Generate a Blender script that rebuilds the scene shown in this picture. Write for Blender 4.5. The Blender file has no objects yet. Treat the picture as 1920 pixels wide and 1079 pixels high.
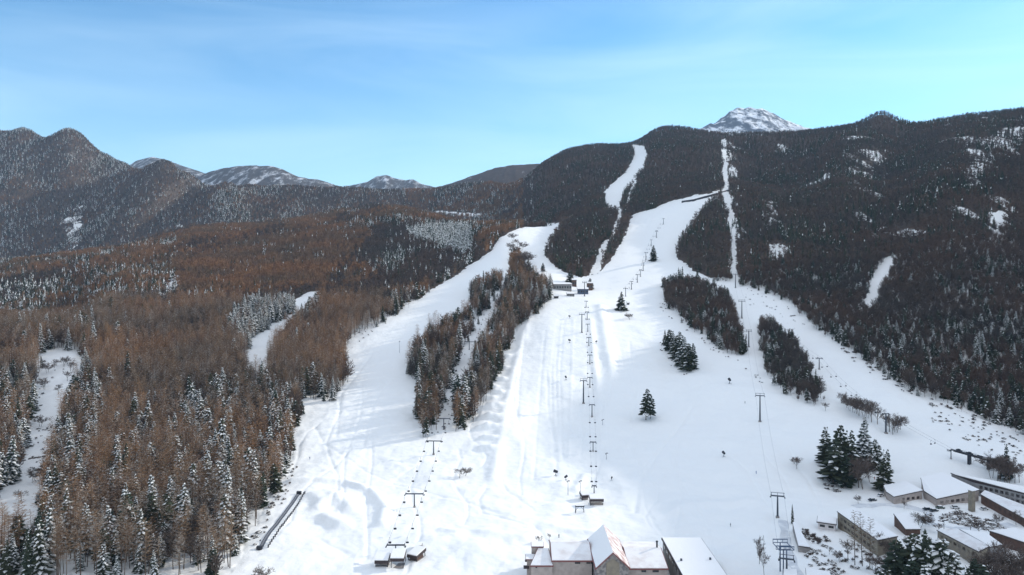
import bpy, math, random
import numpy as np
from mathutils import Vector
random.seed(7); rng = np.random.default_rng(7)
scene = bpy.context.scene
COL = scene.collection

# ------------------------------------------------------------------ camera
F = 1371.0          # focal length in photograph pixels (1920 wide)
HC = 123.0          # drone height over the lodge
HOR = 500.0         # row of the horizon
cd = bpy.data.cameras.new('camera'); cam = bpy.data.objects.new('camera', cd); COL.objects.link(cam)
cam.location = (0, 0, HC); cam.rotation_euler = (math.pi/2, 0, 0)
cd.sensor_width = 36; cd.lens = 36*F/1920; cd.shift_y = -(539.5-HOR)/1920
cd.clip_start = 1; cd.clip_end = 40000
scene.camera = cam

# ------------------------------------------------------------------ light
SUN_AZ, SUN_EL = math.radians(60), math.radians(21)     # azimuth measured from +Y towards +X
SKY_STRENGTH, SUN_STRENGTH, EXPOSURE = 0.145, 2.75, 0.54
w = bpy.data.worlds.new('World'); scene.world = w; w.use_nodes = True
nt = w.node_tree; nt.nodes.clear()
def N(nt, t, **k):
    n = nt.nodes.new(t)
    for a, b in k.items(): setattr(n, a, b)
    return n
wo = N(nt, 'ShaderNodeOutputWorld'); bg = N(nt, 'ShaderNodeBackground')
sky = N(nt, 'ShaderNodeTexSky', sky_type='NISHITA', sun_disc=False)
sky.sun_elevation = SUN_EL; sky.sun_rotation = SUN_AZ; sky.altitude = 1400; sky.air_density = 1.0; sky.dust_density = 0.6; sky.ozone_density = 2.5
tc = N(nt, 'ShaderNodeTexCoord'); mp = N(nt, 'ShaderNodeMapping'); mp.inputs['Scale'].default_value = (1.2, 1.2, 6.5); mp.inputs['Rotation'].default_value = (0.18, -0.16, 0.3)
n1 = N(nt, 'ShaderNodeTexNoise'); n1.inputs['Scale'].default_value = 1.6; n1.inputs['Detail'].default_value = 7; n1.inputs['Roughness'].default_value = 0.52; n1.inputs['Distortion'].default_value = 0.9
cr = N(nt, 'ShaderNodeValToRGB'); cr.color_ramp.elements[0].position = 0.34; cr.color_ramp.elements[1].position = 0.78
tint = N(nt, 'ShaderNodeMix', data_type='RGBA', blend_type='MULTIPLY'); tint.inputs['Factor'].default_value = 1
tint.inputs[7].default_value = (0.58, 0.96, 1.08, 1)
mx = N(nt, 'ShaderNodeMix', data_type='RGBA'); mx.inputs[7].default_value = (5.3, 6.7, 7.3, 1)
mul = N(nt, 'ShaderNodeMath', operation='MULTIPLY'); mul.inputs[1].default_value = 0.30
L = nt.links.new
L(tc.outputs['Generated'], mp.inputs[0]); L(mp.outputs[0], n1.inputs['Vector']); L(n1.outputs[0], cr.inputs[0])
L(sky.outputs[0], tint.inputs[6]); L(tint.outputs[2], mx.inputs[6]); L(cr.outputs[0], mul.inputs[0]); L(mul.outputs[0], mx.inputs[0])
# added unseen white cloud overhead and behind the drone, to neutralise blue ambient light
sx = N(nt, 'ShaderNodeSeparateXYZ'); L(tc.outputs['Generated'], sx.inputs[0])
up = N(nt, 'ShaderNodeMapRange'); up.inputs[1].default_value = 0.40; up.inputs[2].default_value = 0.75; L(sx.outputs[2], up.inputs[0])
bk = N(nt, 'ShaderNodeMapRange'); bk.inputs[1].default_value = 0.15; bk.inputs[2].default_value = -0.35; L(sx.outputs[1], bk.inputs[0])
fill_cloud = N(nt, 'ShaderNodeMath', operation='MAXIMUM'); L(up.outputs[0], fill_cloud.inputs[0]); L(bk.outputs[0], fill_cloud.inputs[1])
vm = N(nt, 'ShaderNodeMath', operation='MULTIPLY'); vm.inputs[1].default_value = 0.6; L(fill_cloud.outputs[0], vm.inputs[0])
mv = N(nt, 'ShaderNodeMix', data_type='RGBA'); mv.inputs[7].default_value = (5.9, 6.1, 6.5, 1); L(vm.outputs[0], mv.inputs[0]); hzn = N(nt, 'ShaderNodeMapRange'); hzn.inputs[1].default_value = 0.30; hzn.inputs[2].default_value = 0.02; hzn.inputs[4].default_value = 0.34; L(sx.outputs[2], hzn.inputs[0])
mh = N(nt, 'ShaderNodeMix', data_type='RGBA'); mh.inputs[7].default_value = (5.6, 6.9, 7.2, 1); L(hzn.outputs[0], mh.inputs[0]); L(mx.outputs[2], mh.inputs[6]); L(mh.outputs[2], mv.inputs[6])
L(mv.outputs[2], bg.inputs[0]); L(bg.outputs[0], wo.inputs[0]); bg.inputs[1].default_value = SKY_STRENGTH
sd = bpy.data.lights.new('sun', 'SUN'); sd.energy = SUN_STRENGTH; sd.angle = math.radians(0.6); sd.color = (1, 0.93, 0.82)
so = bpy.data.objects.new('sun', sd); COL.objects.link(so)
sv = Vector((math.sin(SUN_AZ)*math.cos(SUN_EL), math.cos(SUN_AZ)*math.cos(SUN_EL), math.sin(SUN_EL)))
so.rotation_euler = sv.to_track_quat('Z', 'Y').to_euler(); so.location = (0, 0, 500)
scene.view_settings.view_transform = 'Standard'; scene.view_settings.look = 'None'
scene.view_settings.exposure = EXPOSURE; scene.view_settings.gamma = 1
scene.cycles.max_bounces = 6; scene.cycles.diffuse_bounces = 2; scene.cycles.glossy_bounces = 1
scene.cycles.transparent_max_bounces = 4; scene.cycles.volume_bounces = 0
scene.cycles.use_denoising = True

# ------------------------------------------------------------------ helpers
def hsh(ix, iy, s):
    n = (ix*374761393 + iy*668265263 + s*974711) & 0xffffffff
    n = ((n ^ (n >> 13))*1274126177) & 0xffffffff
    return ((n ^ (n >> 16)) & 0xffff)/65535.0
def vn(x, y, s=0):
    x = np.asarray(x, float); y = np.asarray(y, float)
    ix = np.floor(x).astype(np.int64); iy = np.floor(y).astype(np.int64)
    fx = x-ix; fy = y-iy; fx = fx*fx*fx*(fx*(fx*6-15)+10); fy = fy*fy*fy*(fy*(fy*6-15)+10)
    a = hsh(ix, iy, s); b = hsh(ix+1, iy, s); c = hsh(ix, iy+1, s); d = hsh(ix+1, iy+1, s)
    return (a+(b-a)*fx)*(1-fy)+(c+(d-c)*fx)*fy
def fbm(x, y, o=4, s=0, g=0.5):
    t = 0; a = 1; m = 0
    for i in range(o): t = t+a*vn(x*2**i, y*2**i, s+i*17); m += a; a *= g
    return t/m
def ridged(x, y, o=4, s=0):
    t = 0; a = 1; m = 0
    for i in range(o): t = t+a*(1-np.abs(2*vn(x*2**i, y*2**i, s+i*31)-1)); m += a; a *= 0.5
    return t/m
def sstep(a, b, x):
    t = np.clip((np.asarray(x, float)-a)/(b-a), 0, 1); return t*t*(3-2*t)
def inpoly(P, X, Y):
    X = np.asarray(X, float); Y = np.asarray(Y, float); r = np.zeros(X.shape, bool); n = len(P)
    for i in range(n):
        x1, y1 = P[i]; x2, y2 = P[(i+1) % n]
        if y1 == y2: continue
        c = ((y1 > Y) != (y2 > Y)) & (X < (x2-x1)*(Y-y1)/(y2-y1)+x1); r ^= c
    return r
def mat(name, col, rough=0.8, noise=None, metal=0, rnd=None, bump=None, spec=0.3, drift=None):
    """noise=(scale, colour2, lo, hi); rnd=colour the random per-object value mixes towards"""
    m = bpy.data.materials.new(name); m.use_nodes = True; t = m.node_tree; b = t.nodes['Principled BSDF']
    b.inputs['Base Color'].default_value = (*col, 1); b.inputs['Roughness'].default_value = rough; b.inputs['Metallic'].default_value = metal
    b.inputs['Specular IOR Level'].default_value = spec
    src = None
    if noise:
        c = N(t, 'ShaderNodeTexCoord'); n = N(t, 'ShaderNodeTexNoise'); n.inputs['Scale'].default_value = noise[0]; n.inputs['Detail'].default_value = 5
        r = N(t, 'ShaderNodeValToRGB'); r.color_ramp.elements[0].position = noise[2]; r.color_ramp.elements[1].position = noise[3]
        r.color_ramp.elements[0].color = (*col, 1); r.color_ramp.elements[1].color = (*noise[1], 1)
        t.links.new(c.outputs['Object'], n.inputs['Vector']); t.links.new(n.outputs[0], r.inputs[0]); src = r.outputs[0]
    if rnd:
        o = N(t, 'ShaderNodeObjectInfo'); x = N(t, 'ShaderNodeMix', data_type='RGBA'); x.inputs[7].default_value = (*rnd, 1)
        if src: t.links.new(src, x.inputs[6])
        else: x.inputs[6].default_value = (*col, 1)
        t.links.new(o.outputs['Random'], x.inputs[0]); src = x.outputs[2]
    if drift:
        o = N(t, 'ShaderNodeObjectInfo'); n = N(t, 'ShaderNodeTexNoise'); n.inputs['Scale'].default_value = 0.011; n.inputs['Detail'].default_value = 4
        r = N(t, 'ShaderNodeValToRGB'); r.color_ramp.elements[0].position = 0.38; r.color_ramp.elements[1].position = 0.62
        x = N(t, 'ShaderNodeMix', data_type='RGBA', blend_type='MULTIPLY'); x.inputs[0].default_value = 1
        r.color_ramp.elements[0].color = (*drift[0], 1); r.color_ramp.elements[1].color = (*drift[1], 1)
        t.links.new(o.outputs['Location'], n.inputs['Vector']); t.links.new(n.outputs[0], r.inputs[0]); t.links.new(r.outputs[0], x.inputs[7])
        t.links.new(src, x.inputs[6]); src = x.outputs[2]
    if src: t.links.new(src, b.inputs['Base Color'])
    if bump:
        c = N(t, 'ShaderNodeTexCoord'); n = N(t, 'ShaderNodeTexNoise'); n.inputs['Scale'].default_value = bump[0]; n.inputs['Detail'].default_value = 4
        bm_ = N(t, 'ShaderNodeBump'); bm_.inputs['Strength'].default_value = bump[1]; bm_.inputs['Distance'].default_value = bump[2]
        t.links.new(c.outputs['Object'], n.inputs['Vector']); t.links.new(n.outputs[0], bm_.inputs['Height']); t.links.new(bm_.outputs[0], b.inputs['Normal'])
    return m
def tag(o, label=None, cat=None, group=None, kind=None):
    if label: o['label'] = label
    if cat: o['category'] = cat
    if group: o['group'] = group
    if kind: o['kind'] = kind
    return o
class MB:
    """collects faces; build() links them as one mesh object"""
    def __init__(s): s.v = []; s.f = []; s.m = []
    def face(s, pts, m=0):
        n = len(s.v); s.v += [tuple(p) for p in pts]; s.f.append(tuple(range(n, n+len(pts)))); s.m.append(m)
    def box(s, c, d, rz=0, m=0, taper=1.0):
        cx, cy, cz = c; dx, dy, dz = d[0]/2, d[1]/2, d[2]/2; ca, sa = math.cos(rz), math.sin(rz); n = len(s.v)
        for z, k in ((-dz, 1), (dz, taper)):
            for x, y in ((-dx*k, -dy*k), (dx*k, -dy*k), (dx*k, dy*k), (-dx*k, dy*k)):
                s.v.append((cx+x*ca-y*sa, cy+x*sa+y*ca, cz+z))
        for q in ((3, 2, 1, 0), (4, 5, 6, 7), (0, 1, 5, 4), (1, 2, 6, 5), (2, 3, 7, 6), (3, 0, 4, 7)):
            s.f.append(tuple(n+i for i in q)); s.m.append(m)
    def tube(s, a, b, r0, r1=None, k=6, m=0):
        r1 = r0 if r1 is None else r1; a = Vector(a); b = Vector(b); d = (b-a)
        if d.length < 1e-6: return
        d.normalize(); u = d.orthogonal().normalized(); v = d.cross(u); n = len(s.v)
        for p, r in ((a, r0), (b, r1)):
            for i in range(k):
                t = 2*math.pi*i/k; s.v.append(tuple(p+u*(r*math.cos(t))+v*(r*math.sin(t))))
        for i in range(k): s.f.append((n+i, n+(i+1) % k, n+k+(i+1) % k, n+k+i)); s.m.append(m)
        s.f.append(tuple(n+k+i for i in range(k))); s.m.append(m); s.f.append(tuple(n+k-1-i for i in range(k))); s.m.append(m)
    def prism(s, poly, z0, z1, m=0):
        """vertical prism over an xy polygon; z0/z1 numbers or per-vertex lists"""
        k = len(poly); Z0 = z0 if hasattr(z0, '__len__') else [z0]*k; Z1 = z1 if hasattr(z1, '__len__') else [z1]*k; n = len(s.v)
        s.v += [(p[0], p[1], Z0[i]) for i, p in enumerate(poly)]+[(p[0], p[1], Z1[i]) for i, p in enumerate(poly)]
        for i in range(k): s.f.append((n+i, n+(i+1) % k, n+k+(i+1) % k, n+k+i)); s.m.append(m)
        s.f.append(tuple(n+k+i for i in range(k))); s.m.append(m); s.f.append(tuple(n+k-1-i for i in range(k))); s.m.append(m)
    def ribbon(s, a, b, w0, w1, m=0, up=None):
        a = Vector(a); b = Vector(b); d = b-a; u = up if up is not None else Vector((random.uniform(-1, 1), random.uniform(-1, 1), random.uniform(-1, 1)))
        c = d.cross(u)
        if c.length < 1e-6: return
        c.normalize()
        if w1 <= 0: s.face([a-c*w0/2, a+c*w0/2, b], m)
        else: s.face([a-c*w0/2, a+c*w0/2, b+c*w1/2, b-c*w1/2], m)
    def mesh(s, name, mats):
        me = bpy.data.meshes.new(name); me.from_pydata(s.v, [], s.f)
        for x in (mats if isinstance(mats, (list, tuple)) else [mats]): me.materials.append(x)
        if any(s.m): me.polygons.foreach_set('material_index', s.m)
        me.update(); return me
    def build(s, name, mats, parent=None, loc=None, rz=0):
        o = bpy.data.objects.new(name, s.mesh(name, mats)); COL.objects.link(o)
        if parent: o.parent = parent
        if loc is not None: o.location = loc
        if rz: o.rotation_euler.z = rz
        return o
def empty(name, loc=(0, 0, 0), rz=0, **k):
    o = bpy.data.objects.new(name, None); COL.objects.link(o); o.location = loc; o.rotation_euler.z = rz; o.empty_display_size = 1
    return tag(o, **k)
def children(o): return [c for c in bpy.data.objects if c.parent is o]

M = {}
M['snow'] = mat('snow', (0.90, 0.885, 0.86), 0.7, bump=(0.9, 0.25, 0.3))
M['roof_snow'] = mat('roof_snow', (0.90, 0.88, 0.865), 0.7, bump=(0.7, 0.4, 0.3))
M['tree_snow'] = mat('tree_snow', (0.88, 0.87, 0.85), 0.8)
M['needle'] = mat('needle', (0.022, 0.038, 0.024), 0.85, rnd=(0.045, 0.05, 0.026))
M['bark'] = mat('bark', (0.075, 0.055, 0.045), 0.9, rnd=(0.15, 0.11, 0.08))
M['twig'] = mat('twig', (0.165, 0.088, 0.045), 0.9, rnd=(0.33, 0.22, 0.13), drift=((1.2, 0.97, 0.74), (0.66, 0.68, 0.72)))
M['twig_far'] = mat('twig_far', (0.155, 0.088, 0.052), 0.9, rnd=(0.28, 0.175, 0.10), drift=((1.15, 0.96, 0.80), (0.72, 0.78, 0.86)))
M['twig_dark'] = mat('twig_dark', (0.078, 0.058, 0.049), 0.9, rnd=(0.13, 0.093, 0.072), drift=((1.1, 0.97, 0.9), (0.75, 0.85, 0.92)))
M['twig_frost'] = mat('twig_frost', (0.50, 0.47, 0.43), 0.9)
M['twig_grey'] = mat('twig_grey', (0.095, 0.072, 0.06), 0.9, rnd=(0.15, 0.115, 0.10))
M['metal'] = mat('metal', (0.075, 0.085, 0.105), 0.5, metal=0.3, noise=(2, (0.07, 0.08, 0.1), 0.4, 0.7))
M['cable'] = mat('cable', (0.05, 0.05, 0.06), 0.5, metal=0.5)
M['dark'] = mat('dark_metal', (0.03, 0.032, 0.04), 0.6)

# ------------------------------------------------------------------ terrain
# every row: column in the photograph -> (row on the ground, distance) pairs from near to far
PROF = {
 -700: [(1080,290),(900,415),(800,520),(720,620),(640,760),(600,900),(560,1150),(530,1400),(520,1500),(-1,1900,95),(-1,2400,200),(-1,2900,480),(230,3500)],
 -150: [(1080,290),(900,415),(800,520),(720,600),(650,690),(628,760),(-1,900,48),(598,1050),(515,1500),(-1,1800,95),(-1,2300,170),(-1,2800,430),(245,3400)],
 0:    [(1080,290),(900,415),(800,520),(720,600),(650,690),(628,760),(-1,900,44),(600,1000),(505,1500),(-1,1800,85),(-1,2300,160),(-1,2800,400),(258,3500)],
 40: [(1080,290),(900,415),(800,520),(720,600),(650,690),(630,758),(-1,900,44),(600,1000),(500,1520),(-1,1800,88),(-1,2300,160),(-1,2800,400),(256,3500)],
 85: [(1080,290),(900,415),(800,520),(720,600),(650,690),(631,755),(-1,900,45),(600,1000),(495,1560),(-1,1850,90),(-1,2300,165),(-1,2800,390),(282,3450)],
 130:  [(1080,290),(900,415),(800,520),(720,600),(650,690),(632,750),(-1,900,46),(600,1000),(490,1600),(-1,1900,95),(-1,2300,170),(-1,2800,400),(266,3500)],
 180:  [(1080,290),(900,415),(800,520),(720,600),(650,705),(625,770),(610,840),(585,970),(480,1680),(-1,1950,105),(-1,2350,180),(-1,2800,395),(292,3420)],
 230:  [(1080,290),(900,415),(800,520),(720,610),(650,720),(620,790),(600,860),(570,980),(470,1750),(-1,2000,120),(-1,2400,200),(-1,2800,400),(303,3350)],
 300:  [(1080,290),(900,415),(800,520),(720,620),(660,730),(620,810),(600,880),(560,1020),(447,1950),(-1,2200,150),(-1,2450,230),(-1,2750,400),(314,3050)],
 400:  [(1080,290),(900,415),(800,520),(720,620),(660,730),(620,810),(590,900),(555,1050),(425,2050),(-1,2300,200),(-1,2500,260),(-1,2700,350),(350,2950)],
 500:  [(1080,290),(900,415),(800,520),(720,620),(665,720),(620,820),(575,950),(540,1120),(412,2150),(-1,2450,250),(-1,2650,310),(-1,2850,390),(345,3100)],
 620:  [(1080,290),(900,420),(800,520),(730,610),(665,740),(620,830),(575,950),(540,1100),(402,2200),(-1,2500,255),(-1,2700,320),(-1,2850,380),(348,3100)],
 740:  [(1080,290),(900,420),(800,515),(720,620),(650,750),(600,850),(560,970),(520,1150),(400,2100),(-1,2400,265),(-1,2600,310),(-1,2800,370),(350,3050)],
 860:  [(1080,290),(900,420),(800,515),(720,610),(650,730),(600,830),(550,970),(500,1180),(418,1750),(-1,2100,235),(-1,2400,290),(-1,2700,345),(350,3000)],
 950:  [(1080,290),(900,420),(800,510),(720,600),(650,700),(600,800),(550,920),(490,1120),(422,1480),(-1,1750,205),(-1,2150,265),(-1,2500,330),(354,2900)],
 1030: [(1080,290),(940,385),(820,500),(720,600),(640,700),(562,860),(540,930),(480,1130),(420,1450),(-1,1700,235),(-1,2000,320),(-1,2350,440),(300,2700)],
 1090: [(1080,290),(940,385),(820,500),(720,600),(640,700),(560,870),(545,940),(500,1080),(410,1430),(-1,1700,270),(-1,2000,360),(-1,2350,480),(273,2650)],
 1190: [(1080,290),(940,385),(820,495),(720,600),(640,710),(575,840),(545,930),(490,1090),(398,1440),(-1,1750,300),(-1,2050,400),(-1,2350,505),(270,2600)],
 1240: [(1080,290),(940,385),(820,495),(720,600),(640,710),(575,840),(545,920),(490,1080),(385,1440),(-1,1750,310),(-1,2050,415),(-1,2350,515),(254,2600)],
 1350: [(1080,290),(940,385),(820,490),(720,590),(640,710),(575,830),(535,930),(480,1080),(362,1450),(-1,1700,315),(-1,1950,400),(-1,2200,475),(267,2350)],
 1500: [(1080,290),(940,385),(820,480),(720,590),(640,710),(580,810),(530,920),(460,1080),(370,1330),(-1,1550,295),(-1,1750,370),(-1,1950,440),(255,2150)],
 1640: [(1080,290),(940,385),(820,475),(720,580),(660,660),(600,760),(530,880),(460,1010),(370,1250),(-1,1450,290),(-1,1650,365),(-1,1850,440),(246,2050)],
 1780: [(1080,290),(940,385),(820,475),(750,555),(690,630),(620,720),(540,840),(460,980),(370,1200),(-1,1400,300),(-1,1600,380),(-1,1800,460),(236,1950)],
 1930: [(1080,290),(940,385),(830,465),(790,530),(720,600),(640,690),(550,810),(460,950),(360,1180),(-1,1350,310),(-1,1530,385),(-1,1700,460),(216,1850)],
 2110: [(1080,290),(940,383),(830,460),(780,525),(710,600),(625,685),(530,805),(430,945),(340,1140),(-1,1260,400),(-1,1380,490),(-1,1500,530),(-1,1650,550)],  # from here on: unseen ridge past the right edge, raised to shade the right runs
 2300: [(1080,290),(940,380),(830,450),(770,510),(690,590),(600,680),(500,790),(400,920),(-1,1040,340),(-1,1110,450),(-1,1180,525),(-1,1300,560),(-1,1450,580)],
 2900: [(1060,290),(900,380),(760,450),(660,510),(560,590),(460,680),(-1,740,350),(-1,800,460),(-1,860,530),(-1,1000,560),(-1,1100,560),(-1,1200,580),(-1,1300,600)],
 3600: [(1000,290),(820,380),(680,450),(560,510),(440,535),(-1,560,400),(-1,600,490),(-1,660,540),(-1,760,570),(-1,900,560),(-1,1080,600),(-1,1180,620),(-1,1280,640)],
}
keys = sorted(PROF)
nk = 13
KD = np.zeros((len(keys), nk)); KZ = np.zeros((len(keys), nk))
for i, k in enumerate(keys):
    for j, t in enumerate(PROF[k]):
        KD[i, j] = t[1]; KZ[i, j] = t[2] if t[0] == -1 else HC-(t[0]-HOR)*t[1]/F
PX = np.concatenate([np.arange(-700, -60, 20), np.arange(-60, 1980, 2.4), np.arange(1990, 3600, 22)])
LD = np.concatenate([np.linspace(math.log(15), math.log(250), 40)[:-1], np.arange(math.log(250), math.log(4500), 0.0034)])
DD = np.exp(LD); npx, nd = len(PX), len(DD)
def pchip(x, y, xq):
    h = np.diff(x); d = np.diff(y)/h; m = np.zeros_like(y)
    for i in range(1, len(x)-1):
        if d[i-1]*d[i] > 0:
            w1 = 2*h[i]+h[i-1]; w2 = h[i]+2*h[i-1]; m[i] = (w1+w2)/(w1/d[i-1]+w2/d[i])
    m[0] = d[0]; m[-1] = d[-1]
    k = np.clip(np.searchsorted(x, xq)-1, 0, len(x)-2); t = (xq-x[k])/h[k]
    return ((2*t**3-3*t**2+1)*y[k]+(t**3-2*t**2+t)*h[k]*m[k]+(-2*t**3+3*t**2)*y[k+1]+(t**3-t**2)*h[k]*m[k+1])
ka = np.array(keys, float)
CD = np.array([pchip(ka, KD[:, j], PX) for j in range(nk)]).T; CZ = np.array([pchip(ka, KZ[:, j], PX) for j in range(nk)]).T
Z = np.zeros((npx, nd))
for i in range(npx):
    xs = np.concatenate([[5, 150], CD[i], [CD[i, -1]+250, 4600]]); zs = np.concatenate([[-2, -1], CZ[i], [CZ[i, -1]-90, CZ[i, -1]*0.3]])
    xs = np.maximum.accumulate(xs+np.arange(len(xs))*1e-3); Z[i] = pchip(xs, zs, DD)
def blur(A, n, ax):
    k = np.hanning(2*n+3)[1:-1]; k /= k.sum(); P = np.pad(A, [(n, n) if a == ax else (0, 0) for a in (0, 1)], mode='edge')
    return sum(k[i]*np.take(P, range(i, i+A.shape[ax]), axis=ax) for i in range(2*n+1))
Zs = blur(blur(Z, 8, 0), 6, 1)
GX = ((PX-960)/F)[:, None]*DD[None, :]; GY = np.repeat(DD[None, :], npx, 0); PXG = np.repeat(PX[:, None], nd, 1)
# relief: gullies and spurs on the mountains, gentle rolls near
far = sstep(1000, 2000, GY); lm = sstep(700, 200, PXG)*sstep(2100, 2700, GY)
q = GX*0.8+GY*0.25
rough = (ridged(q/420, GY/900+GX/2000, 5, 3)-0.62)
Zs = Zs+far*55*rough*(1-0.6*lm)+lm*165*(1-.5*sstep(2950, 3300, GY))*(ridged(GX/330+0.5*vn(GX/500, GY/500, 5), GY/1400, 4, 11)-0.62)
mid = sstep(650, 1200, GY)*(1-far)
Zs = Zs+mid*10*(fbm(GX/160, GY/160, 3, 8)-0.5)*sstep(1000, 800, PXG) + mid*22*(ridged(GX/170, GY/420, 4, 21)-0.6)*sstep(1380, 1560, PXG)*sstep(700, 1000, GY)
Zs = Zs+(1-far)*0.9*(fbm(GX/45, GY/45, 3, 9)-0.5)
def spur(p0, p1, wd, h):
    (a, d0), (b, d1) = p0, p1; ax, bx = (a-960)/F*d0, (b-960)/F*d1
    t = np.clip(((GX-ax)*(bx-ax)+(GY-d0)*(d1-d0))/((bx-ax)**2+(d1-d0)**2), 0, 1); e = np.hypot(GX-ax-t*(bx-ax), GY-d0-t*(d1-d0))
    return h*np.exp(-(e/wd)**2)*np.sin(np.pi*(0.12+0.8*t))
Zs = Zs+spur((120,3450),(-20,2500),170,95)+spur((225,3300),(130,2300),150,-100)+spur((290,3050),(190,2350),160,70)+spur((345,2950),(330,2300),110,-60)+spur((400,2850),(430,2350),130,55)+spur((60,3300),(60,2500),120,-45)
Zs = Zs+34*np.exp(-(np.hypot(GX-(1650-960)/F*2030, (GY-2030)*.6)/42)**2)
Zs = Zs+spur((1185,2550),(1165,1900),70,-26)+spur((1250,2550),(1290,1600),140,30)+spur((1460,2100),(1560,1100),90,-30)+spur((1700,1900),(1625,880),60,-28)+spur((1620,1950),(1500,950),110,28)+spur((1850,1750),(1760,800),110,30)
def prow(Zg): return HOR-F*(Zg-HC)/GY
def vis_rows(Zg):
    P = prow(Zg); R = np.minimum.accumulate(P, axis=1); return P, R
P0, R0 = vis_rows(Zs)
visible = (P0 <= R0+0.5)
# ---- land cover, outlined where each stand of trees stands on the ground
MAIN = [(380,1120),(432,1070),(470,1005),(500,945),(525,905),(548,860),(545,815),(570,775),(560,750),(590,752),(632,752),(648,722),(652,690),(645,662),(660,640),(690,618),(730,600),(765,578),(800,550),(850,520),(890,492),(920,470),(935,448),(962,432),(1000,422),(1052,418),(1050,430),(1030,452),(1022,480),(1040,500),(1062,512),(1090,520),(1112,515),(1140,470),(1150,430),(1160,400),(1150,396),(1135,390),(1133,360),(1150,343),(1172,325),(1187,300),(1190,284),(1184,271),(1207,274),(1213,290),(1208,312),(1188,340),(1168,366),(1162,390),(1168,392),(1160,425),(1135,480),(1120,515),(1150,482),(1172,442),(1182,412),(1192,400),(1225,392),(1262,376),(1300,368),(1340,360),(1357,352),(1352,262),(1362,262),(1366,350),(1378,440),(1384,500),(1386,532),(1432,545),(1490,575),(1520,608),(1560,638),(1602,660),(1650,695),(1700,730),(1780,762),(1850,790),(1940,825),(2100,880),(2100,1200),(380,1200)]
HOLES = {
 'P': [(1352,366),(1362,390),(1370,450),(1374,528),(1345,528),(1300,507),(1268,482),(1277,450),(1303,412),(1330,382)],
 'M': [(1242,535),(1270,525),(1320,535),(1365,560),(1382,605),(1397,662),(1378,668),(1350,657),(1300,615),(1252,578)],
 'Nn':[(1424,612),(1450,615),(1495,650),(1520,700),(1545,755),(1520,758),(1478,742),(1440,708),(1428,660)],
 'S1':[(770,672),(800,635),(850,610),(885,590),(882,545),(905,528),(940,520),(938,548),(915,580),(886,622),(866,660),(848,710),(830,760),(812,818),(784,815),(780,770),(792,725),(762,700)],
 'S2':[(912,625),(938,580),(948,540),(955,510),(958,480),(972,478),(990,500),(1010,530),(1035,548),(1022,572),(1000,595),(968,622),(952,660),(935,705),(915,750),(886,805),(852,805),(862,765),(874,722),(892,680)],
}
SNOWP = [
 [(604,546),(588,578),(556,612),(528,642),(506,672),(500,728),(462,716),(460,668),(472,636),(505,614),(540,592),(558,560),(580,548)],
 [(76,668),(100,660),(146,658),(156,695),(132,742),(116,800),(92,880),(78,960),(66,1030),(-20,1040),(-20,940),(32,895),(52,820),(66,760)],
 [(815,396),(850,398),(905,402),(903,408),(860,406),(818,403)],
 [(1685,478),(1676,505),(1655,545),(1640,585),(1618,592),(1622,560),(1636,520),(1658,488)],
 [(1196,338),(1186,362),(1176,392),(1172,390),(1180,360),(1190,338)],
 [(1130,455),(1150,440),(1118,512),(1105,515)],
]
THIN = [   # half-open scars: sparse trees over snow
 [(1580,290),(1660,280),(1650,310),(1620,340),(1605,360),(1590,340)],
 [(1800,258),(1920,240),(1920,290),(1860,300),(1840,340),(1810,358),(1815,310)],
 [(1450,360),(1470,350),(1455,420),(1440,440)], [(1455,272),(1475,270),(1470,292),(1455,292)],
 [(1630,435),(1660,430),(1640,460),(1630,455)],[(1850,400),(1890,390),(1880,470),(1850,480)],
 [(60,600),(0,600),(0,560),(70,570)], [(130,420),(150,390),(140,470),(125,500)], [(335,420),(345,420),(350,448),(342,448)],
 [(300,530),(340,520),(330,570),(305,575)], [(590,290),(600,320),(580,350)],[(1232,330),(1240,330),(1232,365)],
 [(1352,355),(1368,262),(1372,262),(1388,528),(1374,528)],
]
jx = (fbm(GX/14, GY/14, 2, 41)-0.5)*2; jy = (fbm(GX/14, GY/14, 2, 57)-0.5)*2
jit = 3200/GY
QX = PXG+jx*jit*1.2; QY = P0+jy*jit
snow = inpoly(MAIN, QX, QY)
holeid = np.zeros(snow.shape, int)
for i, (k, p) in enumerate(HOLES.items()):
    h = inpoly(p, QX, QY) & visible; snow &= ~h
for p in SNOWP: snow |= inpoly(p, QX, QY)
snow &= visible
snow |= (GY < 285) & (PXG > 400)
thin = np.zeros(snow.shape, bool)
TX = PXG+(fbm(GX/60, GY/160, 3, 141)-.5)*26+(vn(GX/7, GY/45, 145)-.5)*26*(GY > 900); TY = P0+(fbm(GX/60, GY/160, 3, 151)-.5)*24
for p in THIN: thin |= inpoly(p, TX, TY)
streak = sstep(.40, .58, fbm(GX/16, GY/110, 3, 161))
thin = thin & (streak > .10)
scat = (fbm(GX/40, GY/130, 3, 171) > .73) & (GY > 1000) & (GY < 1850) & (PXG > 1440)
thin |= scat
thin &= visible & ~snow
# hidden ground inside the main run takes the value of what lies in front of it
forest = 1.0-snow
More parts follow.
